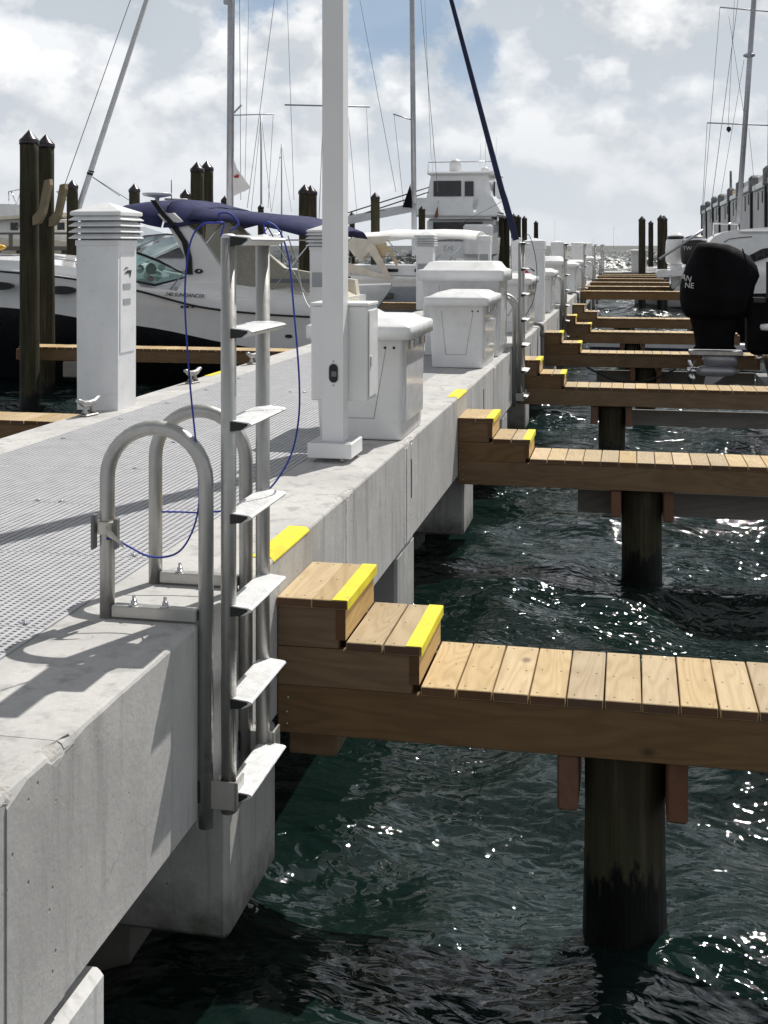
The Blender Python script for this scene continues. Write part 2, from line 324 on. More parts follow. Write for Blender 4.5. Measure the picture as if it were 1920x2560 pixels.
# ------------------------------------------------------------------ helpers
def rot2(a):
    return Matrix.Rotation(a, 3, 'Z')
class MB:
    """collects shapes that end up as ONE mesh"""
    def __init__(s): s.v = []; s.f = []; s.m = []; s.sm = []
    def add(s, vs, fs, mi=0, smooth=False):
        o = len(s.v); s.v += [tuple(p) for p in vs]
        for f in fs: s.f.append(tuple(i+o for i in f)); s.m.append(mi); s.sm.append(smooth)
        return s
    def box(s, x0, x1, y0, y1, z0, z1, mi=0, M=None, c=0.0):
        if c > 0:   # chamfered box: 3 nested outlines in z
            def loop(e, z): return [(x0+e, y0+c-(c-c), z) for _ in ()]
            pts = []
            def ring(z, e):
                return [(x0+e, y0+c, z), (x0+c, y0+e, z), (x1-c, y0+e, z), (x1-e, y0+c, z), (x1-e, y1-c, z), (x1-c, y1-e, z), (x0+c, y1-e, z), (x0+e, y1-c, z)]
            def ringc(z): return [(x0+c, y0+c, z), (x0+c, y0+c, z), (x1-c, y0+c, z), (x1-c, y0+c, z), (x1-c, y1-c, z), (x1-c, y1-c, z), (x0+c, y1-c, z), (x0+c, y1-c, z)]
            top = [(x0+c, y0+c, z1), (x1-c, y0+c, z1), (x1-c, y1-c, z1), (x0+c, y1-c, z1)]
            bot = [(x0+c, y0+c, z0), (x1-c, y0+c, z0), (x1-c, y1-c, z0), (x0+c, y1-c, z0)]
            a = ring(z0+c, 0); b_ = ring(z1-c, 0)
            vs = bot + a + b_ + top
            fs = [(3, 2, 1, 0), (20, 21, 22, 23)]
            for k in range(8): fs.append((4+k, 4+(k+1) % 8, 12+(k+1) % 8, 12+k))
            # bottom/top skirts: corner k of bot matches ring pts (2k, 2k+1)
            for k in range(4):
                p, q = 2*k, 2*k+1; nx = (2*k+2) % 8
                fs.append((k, 4+q, 4+p)); fs.append((k, (k+1) % 4, 4+nx, 4+q))
                fs.append((20+k, 12+p, 12+q)); fs.append((20+k, 12+q, 12+nx, 20+(k+1) % 4))
            if M is not None: vs = [M @ Vector(p) for p in vs]
            return s.add(vs, fs, mi)
        vs = [(x, y, z) for z in (z0, z1) for y in (y0, y1) for x in (x0, x1)]
        if M is not None: vs = [M @ Vector(p) for p in vs]
        return s.add(vs, [(0,2,3,1), (4,5,7,6), (0,1,5,4), (2,6,7,3), (0,4,6,2), (1,3,7,5)], mi)
    def loft(s, rings, mi=0, closed=True, cap=True, smooth=True):
        n = len(rings[0]); o = []
        for r in rings: o += list(r)
        fs = []
        for i in range(len(rings)-1):
            for k in range(n if closed else n-1):
                a, b_ = i*n+k, i*n+(k+1) % n
                fs.append((a, b_, b_+n, a+n))
        s.add(o, fs, mi, smooth)
        if cap and closed:
            base = len(s.v)-len(o)
            s.f.append(tuple(base+k for k in range(n))[::-1]); s.m.append(mi); s.sm.append(False)
            s.f.append(tuple(base+(len(rings)-1)*n+k for k in range(n))); s.m.append(mi); s.sm.append(False)
        return s
    def tube(s, pts, r, n=10, mi=0, cap=True):
        pts = [Vector(p) for p in pts]; rs = r if isinstance(r, (list, tuple)) else [r]*len(pts)
        rings = []; up = None
        for i, p in enumerate(pts):
            d = (pts[min(i+1, len(pts)-1)]-pts[max(i-1, 0)])
            d = d.normalized() if d.length > 1e-9 else Vector((0, 0, 1))
            if up is None: up = d.orthogonal().normalized()
            up = (up - d*up.dot(d)); up = up.normalized() if up.length > 1e-6 else d.orthogonal().normalized()
            w = d.cross(up)
            rings.append([p + (up*math.cos(t) + w*math.sin(t))*rs[i] for t in [2*math.pi*k/n for k in range(n)]])
        return s.loft(rings, mi, cap=cap)
    def lathe(s, prof, c=(0,0,0), n=20, mi=0, jit=0.0):
        rings = []
        for r, z in prof:
            rings.append([(c[0]+(r*(1+jit*math.sin(5*t+z*7)))*math.cos(t), c[1]+(r*(1+jit*math.cos(3*t-z*5)))*math.sin(t), c[2]+z) for t in [2*math.pi*k/n for k in range(n)]])
        return s.loft(rings, mi)
    def prism(s, pts, axis, a0, a1, mi=0, smooth=False):
        """pts 2D outline; axis 'X': (y,z), 'Y': (x,z), 'Z': (x,y)"""
        def mk(p, a): return {'X': (a, p[0], p[1]), 'Y': (p[0], a, p[1]), 'Z': (p[0], p[1], a)}[axis]
        n = len(pts); vs = [mk(p, a0) for p in pts] + [mk(p, a1) for p in pts]
        fs = [tuple(range(n))[::-1], tuple(range(n, 2*n))]
        s.add(vs, fs, mi, False)
        o = len(s.v)-2*n
        for k in range(n):
            s.f.append((o+k, o+(k+1) % n, o+n+(k+1) % n, o+n+k)); s.m.append(mi); s.sm.append(smooth)
        return s
    def sheet(s, grid, t=0.01, mi=0):
        """grid of points [i][j] as a thin shell with thickness along -z"""
        R = len(grid); Cn = len(grid[0])
        top = [Vector(p) for r in grid for p in r]; bot = [p+Vector((0, 0, -t)) for p in top]
        fs = []
        for i in range(R-1):
            for j in range(Cn-1):
                a = i*Cn+j; fs.append((a, a+1, a+Cn+1, a+Cn)); b_ = a+R*Cn
                fs.append((b_, b_+Cn, b_+Cn+1, b_+1))
        edge = [(0*Cn+j) for j in range(Cn)] + [i*Cn+Cn-1 for i in range(1, R)] + [(R-1)*Cn+j for j in range(Cn-2, -1, -1)] + [i*Cn for i in range(R-2, 0, -1)]
        for k in range(len(edge)):
            a, b_ = edge[k], edge[(k+1) % len(edge)]
            fs.append((b_, a, a+R*Cn, b_+R*Cn))
        return s.add(top+bot, fs, mi, True)
    def mesh(s, name, mats):
        me = bpy.data.meshes.new(name); me.from_pydata(s.v, [], s.f)
        for m in (mats if isinstance(mats, (list, tuple)) else [mats]): me.materials.append(MATS[m])
        me.polygons.foreach_set('material_index', s.m); me.polygons.foreach_set('use_smooth', s.sm)
        bm = bmesh.new(); bm.from_mesh(me)
        bmesh.ops.remove_doubles(bm, verts=bm.verts, dist=1e-5)
        bmesh.ops.recalc_face_normals(bm, faces=bm.faces); bm.to_mesh(me); bm.free()
        me.update(); return me
    def build(s, name, mats, parent=None, **k):
        o = bpy.data.objects.new(name, s.mesh(name, mats)); COL.objects.link(o)
        if parent is not None: attach(o, parent)
        tag(o, **k); return o
def wpos(o):
    p = Vector(o.location); q = o.parent
    while q is not None: p = p + Vector(q.location); q = q.parent
    return p
def attach(o, parent):
    """geometry was written in world metres: shift by the parent's place (parents are never rotated)"""
    o.parent = parent; o.location = Vector(o.location) - wpos(parent)
def tag(o, label=None, cat=None, group=None, kind=None):
    if label: o['label'] = label
    if cat: o['category'] = cat
    if group: o['group'] = group
    if kind: o['kind'] = kind
    return o
def empty(name, loc, label=None, cat=None, group=None, kind=None):
    e = bpy.data.objects.new(name, None); COL.objects.link(e); e.location = loc; e.empty_display_size = 0.1
    return tag(e, label, cat, group, kind)
def copy_tree(o, loc=None, label=None):
    c = o.copy(); COL.objects.link(c)
    if loc is not None: c.location = loc
    if label: c['label'] = label
    for ch in o.children:
        d = ch.copy(); COL.objects.link(d); d.parent = c
        for gch in ch.children:
            e = gch.copy(); COL.objects.link(e); e.parent = d
    return c
def inst(me, name, parent, loc):
    o = bpy.data.objects.new(name, me); COL.objects.link(o); o.location = loc; attach(o, parent); return o
# a photographed point, placed in the world on the plane Y = const / z = const / X = const
def ray(u, v):
    a = (u-960)/3009.; b = -(v-613)/3009.
    return Vector((CS*a - SN, SN*a + CS, b))
def PY(u, v, Y): r = ray(u, v); t = Y/r.y; return Vector((r.x*t, Y, CZ+r.z*t))
def PZ(u, v, z): r = ray(u, v); t = (z-CZ)/r.z; return Vector((r.x*t, r.y*t, z))
def PX(u, v, X): r = ray(u, v); t = X/r.x; return Vector((X, r.y*t, CZ+r.z*t))
def text_mesh(txt, size, depth=0.004):
    cu = bpy.data.curves.new('t', 'FONT'); cu.body = txt; cu.size = size; cu.extrude = depth; cu.align_x = 'CENTER'; cu.align_y = 'CENTER'
    o = bpy.data.objects.new('t', cu); COL.objects.link(o)
    bpy.context.view_layer.update()
    me = bpy.data.meshes.new_from_object(o.evaluated_get(bpy.context.evaluated_depsgraph_get()))
    bpy.data.objects.remove(o); return me
def lettering(txt, size, loc, rot, mat, parent, shear=0.0, name='lettering'):
    me = text_mesh(txt, size); me.materials.clear(); me.materials.append(MATS[mat])
    if shear: me.transform(Matrix(((1, shear, 0, 0), (0, 1, 0, 0), (0, 0, 1, 0), (0, 0, 0, 1))))
    o = bpy.data.objects.new(name, me); COL.objects.link(o); o.rotation_euler = rot; o.location = loc; attach(o, parent); return o
def arc(c, r, a0, a1, n, plane='XZ'):
    out = []
    for k in range(n+1):
        t = a0+(a1-a0)*k/n
        out.append((c[0]+r*math.cos(t), c[1], c[2]+r*math.sin(t)) if plane == 'XZ' else (c[0], c[1]+r*math.cos(t), c[2]+r*math.sin(t)))
    return out
def smooth_path(pts, n=8):
    P = [Vector(p) for p in pts]; out = []
    for i in range(len(P)-1):
        p0, p1, p2, p3 = P[max(i-1, 0)], P[i], P[i+1], P[min(i+2, len(P)-1)]
        for k in range(n):
            t = k/n
            out.append(0.5*((2*p1) + (-p0+p2)*t + (2*p0-5*p1+4*p2-p3)*t*t + (-p0+3*p1-3*p2+p3)*t**3))
    out.append(P[-1]); return out
ORD = ['first', 'second', 'third', 'fourth', 'fifth', 'sixth', 'seventh', 'eighth', 'ninth', 'tenth', 'eleventh', 'twelfth', 'thirteenth', 'fourteenth', 'fifteenth', 'sixteenth']

# ------------------------------------------------------------------ the water
def build_water():
    rng = np.random.default_rng(3)
    nr = 760
    r = 1.2*np.exp(np.linspace(0, math.log(6000/1.2), nr))
    fine = np.linspace(-34, 38, 760); coarse_l = np.linspace(-180, -36, 60); coarse_r = np.linspace(40, 180, 58)[:-1]
    ang = np.radians(np.concatenate([coarse_l, fine, coarse_r]))     # about the view direction, clockwise
    na = len(ang)
    A, Rr = np.meshgrid(ang, r)
    az = A - PSI
    X = Rr*np.sin(az); Y = Rr*np.cos(az); Z = np.zeros_like(X)
    cell = np.maximum(Rr*math.log(6000/1.2)/nr, Rr*np.radians(0.1))
    DX = np.zeros_like(X); DY = np.zeros_like(X)
    for k in range(46):
        lam = 0.30*(1.10**k)
        if lam > 9: break
        th = rng.normal(1.9, 0.75); kx, ky = math.cos(th), math.sin(th)
        kk = 2*math.pi/lam; slope = 0.022+0.066*min(1, max(0, (lam-0.30)/0.5)) if lam < 1.8 else 0.05; amp = slope/kk*rng.uniform(0.6, 1.35)
        if lam > 2: amp = 0.02
        ph = rng.uniform(0, 6.28)
        fade = np.clip((lam/cell-2.2)/3.0, 0, 1)
        arg = kk*(kx*X+ky*Y)+ph + 0.7*np.sin(0.23*kk*(ky*X-kx*Y)+ph*2)
        Z += fade*amp*(np.sin(arg))
        DX -= fade*amp*kx*np.cos(arg)*-0.75; DY -= fade*amp*ky*np.cos(arg)*-0.75
    off = np.clip((Rr-38)/40, 0, 1)*np.clip((Y-30)/30, 0.25, 1)         # rougher open water outside the piers
    for k in range(16):
        lam = 2.2*(1.19**k); th = rng.normal(1.75, 0.8); kx, ky = math.cos(th), math.sin(th); kk = 2*math.pi/lam
        fade = np.clip((lam/cell-2.0)/2.0, 0, 1)*off; amp = 0.135/kk*rng.uniform(0.7, 1.3); arg = kk*(kx*X+ky*Y)+rng.uniform(0, 6.28)
        Z += fade*amp*np.sin(arg); DX += fade*amp*kx*np.cos(arg)*0.8; DY += fade*amp*ky*np.cos(arg)*0.8
    X = X+DX; Y = Y+DY
    V = np.stack([X, Y, Z], -1).reshape(-1, 3)
    i = np.arange(nr-1)[:, None]*na; j = np.arange(na)[None, :]; j2 = (j+1) % na
    F = np.stack([i+j, i+j2, i+na+j2, i+na+j], -1).reshape(-1, 4)
    me = bpy.data.meshes.new('sea_water')
    me.vertices.add(len(V)); me.vertices.foreach_set('co', V.ravel())
    me.loops.add(len(F)*4); me.loops.foreach_set('vertex_index', F[:, ::-1].ravel() if False else F.ravel())
    me.polygons.add(len(F)); me.polygons.foreach_set('loop_start', np.arange(len(F))*4)
    me.polygons.foreach_set('use_smooth', np.ones(len(F), bool))
    me.update(); me.validate(); me.materials.append(MATS['sea_water'])
    if me.polygons[0].normal.z < 0: me.flip_normals()
    o = bpy.data.objects.new('sea_water', me); COL.objects.link(o)
    tag(o, 'dark green choppy harbour water with sun glitter', None, None, 'structure')
build_water()

# ------------------------------------------------------------------ the concrete pier
ZD = 1.5; XR = -1.46; XL = -4.175; GL, GR = -3.84, -1.94; YE = 59.0
pier = empty('pier', (-2.8, 0, ZD), 'concrete pier with grey grating walkway between two pale kerbs', None, None, 'structure')
def edge_beam(y0, y1, side, mat='concrete', rough_ends=0.004, out=0.0):
    """kerb and fascia of one precast length, chamfer worn unevenly"""
    rnd = random.Random(int(y0*1000)+side)
    n = max(2, int((y1-y0)/0.045)) if y0 < 9 else max(2, int((y1-y0)/0.5))
    rings = []
    for k in range(n+1):
        y = y0+(y1-y0)*k/n
        e = min(y-y0, y1-y)
        w = 0.012+rnd.uniform(0, 0.003)+(rough_ends*3*rnd.random() if e < 0.10 else 0)
        yy = y+0.0016*(1 if k == 0 else -1 if k == n else 0)
        if side > 0:
            xo = XR+out; xi = GR
            rings.append([(xi, yy, 0.82), (xi, yy, ZD), (xo-w, yy, ZD-0.0005), (xo-w*0.35, yy, ZD-w*0.35), (xo, yy, ZD-w), (xo, yy, 0.835), (xo-0.015, yy, 0.82)])
        else:
            xo = XL-out; xi = GL
            rings.append([(xi, yy, 0.82), (xi, yy, ZD), (xo+w, yy, ZD-0.0005), (xo+w*0.35, yy, ZD-w*0.35), (xo, yy, ZD-w), (xo, yy, 0.835), (xo+0.015, yy, 0.82)])
    m = MB(); m.loft(rings, 0, smooth=False); m.build('edge_beam', mat, pier)
js = [0.2, 2.62, 2.92, 6.09, 7.80, 8.02, 11.05, 12.9, 13.1, 16.2, 18.0, 18.25, 21.3, 23.4, 26.5, 28.6, 31.8, 33.9, 37.0, 39.2, 42.4, 44.6, 47.8, 50.0, 53.2, 55.4, YE]
for a, b in zip(js[:-1], js[1:]):
    short = b-a < 0.4
    edge_beam(a, b, 1, 'concrete', 0.012 if short else 0.004, 0.004 if short else 0)
for a, b in zip(js[:-1:2], js[2::2]): edge_beam(a+0.7, b+0.7 if b < YE-1 else YE, -1)
# broken grout at the nearest joint and the vertical pour marks on the fascia
rg = random.Random(5)
def worn_edge(y0, y1, wt=0.045, hs=0.028, amp=0.0035):
    m = MB(); n = int((y1-y0)/0.012); rings = []
    for k in range(n+1):
        y = y0+(y1-y0)*k/n; f = min(1, 6*k/n, 6*(n-k)/n); j = lambda q: rg.uniform(-amp, amp)*q*f
        bite = (0.006*max(0, math.sin(y*37)+math.sin(y*61+1)-0.6))*f
        rings.append([(XR-wt*(0.55+0.45*f)+j(2), y, ZD-0.003), (XR-wt*0.75*f-0.006, y, ZD+0.0012+j(0.5)), (XR-wt*0.45, y, ZD-0.002-bite+j(1)), (XR-wt*0.22-bite*0.6, y, ZD-hs*0.35-bite+j(1)), (XR-0.002-bite*0.3+j(.6), y, ZD-hs*0.75+j(1)), (XR+0.0015, y, ZD-hs+j(2)), (XR-0.004, y, ZD-hs-0.004)])
    m.loft(rings, 0, closed=False, smooth=False); m.build('worn_edge', 'concrete_rough', pier)
worn_edge(2.05, 2.98); worn_edge(5.95, 6.25, 0.035, 0.02); worn_edge(7.6, 8.05, 0.035, 0.02); worn_edge(10.95, 11.2, 0.03, 0.02)
MB().box(XR+0.001, -1.245, 5.02, 5.34, 0.60, 0.757, 0, c=0.01).build('corbel', 'beam_wood', pier)
for y0, y1, t in [(2.66, 2.74, .006), (2.80, 2.90, .008), (6.10, 6.14, .005), (7.72, 7.79, .006), (7.86, 7.90, .009), (11.1, 11.16, .006), (12.2, 12.26, .006), (13.0, 13.04, .01), (13.4, 13.46, .006), (16.3, 16.36, .008), (18.1, 18.14, .01)]:
    m = MB(); n = 60; rings = []; a_ = b_ = 0; t *= 0.45
    for k in range(n+1):
        z = 0.84+(ZD-0.03-0.84)*k/n; a_ = a_*0.7+rg.uniform(-.005, .005); b_ = b_*0.7+rg.uniform(-.005, .005)
        rings.append([(XR-0.01, y0+a_, z), (XR+t*0.4, y0+a_, z), (XR+t, y0+a_+0.01, z), (XR+t, y1+b_-0.01, z), (XR+t*0.4, y1+b_, z), (XR-0.01, y1+b_, z)])
    m.loft(rings, 0, smooth=False); m.build('grout_ridge', 'concrete_pale', pier)
for y in (7.95, 12.0, 17.6, 24.1):     # narrow dark lifting slots in the fascia
    MB().box(XR-0.01, XR+0.004, y, y+0.035, 1.10, 1.36, 0).build('slot_cover', 'black_plastic', pier)
# bent caps below the deck
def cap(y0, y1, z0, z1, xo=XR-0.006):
    MB().box(XL+0.05, xo, y0, y1, z0, z1, 0, c=0.02).build('pile_cap', 'concrete_pale' if z0 < 0 else 'concrete_shaded', pier)
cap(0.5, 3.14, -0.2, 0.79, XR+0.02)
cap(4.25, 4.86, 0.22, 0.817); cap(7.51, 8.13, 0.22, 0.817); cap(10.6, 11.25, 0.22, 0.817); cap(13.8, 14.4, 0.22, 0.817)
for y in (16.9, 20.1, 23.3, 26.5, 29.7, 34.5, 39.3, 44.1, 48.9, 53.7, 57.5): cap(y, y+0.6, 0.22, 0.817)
for y in (4.55, 10.9, 17.2, 26.8, 39.6, 49.2):
    for x in (-3.6, -2.1):
        MB().box(x-0.2, x+0.2, y-0.2, y+0.2, -1.5, 0.24).build('support_pile', 'concrete_rough', pier)
# grating: one mesh shared by every panel
PL = 0.92; PWD = (GR-GL-0.012)/2
def grating_mesh():
    m = MB(); px_, py_ = 0.0315, 0.0245; t = 0.0150; h = 0.030
    n = int(PWD/px_)
    for i in range(n+1):
        x = i*(PWD-t)/n; m.box(x, x+t, 0, PL-0.006, -h, 0)
    k = int(PL/py_)
    for j in range(k+1):
        y = j*(PL-0.006-t)/k; m.box(0, PWD-0.001, y, y+0.0108, -h+0.004, -0.0015)
    return m.mesh('grating_panel', 'grating_frp')
gm = grating_mesh()
y = 1.0; row = 0
while y < YE-PL:
    for c_ in (0, 1): inst(gm, 'grating_panel', pier, (GL+0.003+c_*(PWD+0.006), y, ZD+0.004))
    y += PL; row += 1
m = MB()     # joists under the grating
yy = 1.0
while yy < YE: m.box(GL-0.05, GR+0.05, yy-0.03, yy+0.03, ZD-0.20, ZD-0.034); yy += PL
m.build('joists', 'concrete_rough', pier, kind='stuff')
MB().box(GL-0.04, GL+0.03, 0.5, YE, ZD-0.2, ZD-0.035).build('ledger', 'concrete_rough', pier)
MB().box(GR-0.03, GR+0.04, 0.5, YE, ZD-0.2, ZD-0.035).build('ledger', 'concrete_rough', pier)
cm = MB(); cm.box(-0.016, 0.016, -0.010, 0.010, 0, 0.004, c=0.0015).lathe([(0.007, 0.004), (0.007, 0.008), (0.004, 0.009)], n=8); cm = cm.mesh('grating_clip', 'stainless')
rc = random.Random(2)
for r_ in range(16):
    yb = 1.0+PL*r_
    for xx in (GL+0.10, GL+PWD-0.06, GL+PWD+0.07, GR-0.10):
        for dy in (0.03,): inst(cm, 'grating_clip', pier, (xx, yb+dy, ZD+0.004))
# yellow painted marks on the kerbs
def kerb_mark(y0, y1, side):
    m = MB(); z = ZD+0.004
    if side > 0: m.prism([(XR-0.095, ZD+0.0005), (XR-0.095, z), (XR-0.012, z), (XR+0.003, z-0.016), (XR+0.003, z-0.022), (XR-0.002, z-0.022)], 'Y', y0, y1)
    else: m.prism([(XL+0.08, ZD+0.0005), (XL+0.08, z), (XL+0.012, z), (XL-0.003, z-0.016), (XL-0.003, z-0.035), (XL+0.002, z-0.035)], 'Y', y0, y1)
    m.build('yellow_marking', 'yellow_paint', pier)
for y0 in (4.80, 10.2): kerb_mark(y0, y0+0.56, 1)
kerb_mark(11.35, 11.93, -1); kerb_mark(19.65, 20.2, -1)
# cross head at the sea end
MB().box(-9, 4.5, YE, YE+2.6, 1.12, 1.5, c=0.02).build('head_slab', 'concrete', pier)
MB().box(-9, 4.5, YE-0.06, YE-0.005, 1.2, 1.47).build('fender_board', 'grey_wood', pier)

# ------------------------------------------------------------------ piles
def pile_body(r, z0, z1, seed):
    rnd = random.Random(seed); m = MB(); rings = []; n = 22; H = 26
    ph = [rnd.uniform(0, 6.28) for _ in range(4)]
    for k in range(H+1):
        z = z0+(z1-z0)*k/H; rr = r*(1.05-0.09*k/H)
        rings.append([((rr+0.006*math.sin(3*t+ph[0]+z*0.7)+0.004*math.sin(7*t+ph[1])+0.003*math.sin(z*5+ph[2]))*math.cos(t), (rr+0.005*math.sin(4*t+ph[3]-z))*math.sin(t), z) for t in [2*math.pi*i/n for i in range(n)]])
    m.loft(rings, 0); return m
pile_group = {}
def tall_pile(x, y, ztop, r, label, group, hook=False, seed=0):
    e = empty('mooring_pile', (x, y, 0), label, 'piling', group)
    key = (round(r, 3), round(ztop, 2), seed % 3)
    if key not in pile_group:
        pile_group[key] = (pile_body(r, -1.5, ztop-0.16, seed % 3).mesh('shaft', 'pile_wood'),
            MB().lathe([(r*1.0, ztop-0.26), (r*1.045, ztop-0.25), (r*1.05, ztop-0.185), (r*0.99, ztop-0.175), (r*0.12, ztop-0.012), (0.006, ztop)], n=20).mesh('pile_top', 'dark_cap'))
    a, b_ = pile_group[key]
    for me, nm in ((a, 'shaft'), (b_, 'conical_cap')):
        o = bpy.data.objects.new(nm, me); COL.objects.link(o); o.parent = e
    if hook:
        MB().prism([(x+r-0.02, 3.30), (x+r+0.10, 3.42), (x+r+0.20, 3.92), (x+r+0.30, 3.94), (x+r+0.31, 3.84), (x+r+0.19, 3.34), (x+r+0.10, 3.18), (x+r-0.02, 3.14)], 'Y', y-0.16, y-0.04).build('rope_bracket', 'bracket_tan', e)
    return e
LP = [ # u, v of tip, width px, label
 (73, 325, 47, 'nearest tall mooring pile, left edge, with conical metal cap', True),
 (114, 336, 44, 'tall mooring pile just right of the nearest one, with wooden rope bracket', True),
 (181, 449, 29, 'mooring pile seen just left of the louvered pedestal top', False),
 (336, 459, 29, 'mooring pile rising behind the left end of the navy canopy', False),
 (464, 472, 28, 'short looking mooring pile left of the capped pair behind the canopy', False),
 (493, 404, 35, 'left pile of the tall pair behind the navy canopy', False),
 (517, 402, 34, 'right pile of the tall pair behind the navy canopy', False),
 (563, 488, 22, 'mooring pile half hidden by the thick grey mast', False),
 (652, 508, 16, 'small distant mooring pile beneath the thin mast', False),
 (762, 461, 33, 'front pile of the pair left of the white post', False),
 (777, 463, 33, 'rear pile of the pair left of the white post', False),
 (938, 480, 24, 'mooring pile crossed by the sloping boom lines', False),
 (880, 529, 15, 'small mooring pile close to the right edge of the white post', False),
 (1055, 514, 18, 'mooring pile in front of the white motor yacht stern', False)]
for k, (u, v, w, lb, hk) in enumerate(LP):
    Zd = 0.34*3009/w; r_ = ray(u, v); Yv = Zd*r_.y
    p = PY(u, v, Yv)
    if k == 0: p = PY(u, v, 19.3)
    if k == 1: p = PY(u, v, 20.75)
    tall_pile(p.x, p.y, round(min(5.0, max(4.3, p.z)), 2), 0.165, lb, 'dark wooden mooring piles with conical caps', hk, k)
for k, (u, v) in enumerate([(1236, 533), (1254, 534), (1267, 541), (1284, 533), (1296, 536), (1311, 539)]):
    p = PY(u, v, 71+k*0.35)
    tall_pile(p.x, p.y, round(p.z, 2), 0.165, ['leftmost pile of the tight row right of the white motor yacht', 'second pile of the tight row right of the motor yacht', 'lowest pile of the tight row behind the furled navy sail', 'tallest looking middle pile of the tight row behind the navy sail', 'second last pile of the tight row near the sea', 'rightmost pile of the tight row near the sea'][k], 'row of piles by the motor yacht', False, k)
tall_pile(*PY(1340, 550, 88).xy, 4.6, 0.165, 'lone distant pile right of the tight pile row', 'dark wooden mooring piles with conical caps')
for u, v, Yv, lb in [(1605, 540, 58.5, 'left mooring pile behind the white bin at the pier head'), (1627, 551, 80, 'thin middle mooring pile at the pier head'), (1652, 537, 58.8, 'right mooring pile at the pier head beside the white outboard'), (1660, 538, 60.2, 'rear mooring pile overlapping the right one at the pier head')]:
    p = PY(u, v, Yv); tall_pile(p.x, p.y, round(p.z, 2), 0.165, lb, 'piles at the pier head')

# ------------------------------------------------------------------ finger piers
def plank_mesh(name, w, l, t, mat, axis='Y', nails=True, seed=0):
    rnd = random.Random(seed); m = MB()
    if axis == 'Y':
        m.box(-w/2, w/2, -l/2, l/2, -t, 0, 0, c=0.003)
        if nails:
            for yy in (-l/2+0.035, -0.01, l/2-0.035):
                for xx in (-w*0.27, w*0.27):
                    m.lathe([(0.0042, -0.001), (0.0042, 0.0006), (0.001, 0.0008)], (xx+rnd.uniform(-.006, .006), yy+rnd.uniform(-.01, .01), 0), 6, 1)
    me = m.mesh(name, [mat, 'black_plastic', 'end_grain'])
    for p in me.polygons:
        if abs(p.normal.y) > 0.9: p.material_index = 2
    return me
PM = [plank_mesh('plank', 0.141, 0.575, 0.038, 'deck_wood', seed=k) for k in range(4)]
TM = [plank_mesh('tread_plank', 0.152, 0.575, 0.038, 'deck_wood', seed=9+k) for k in range(2)]
finger_lab = []
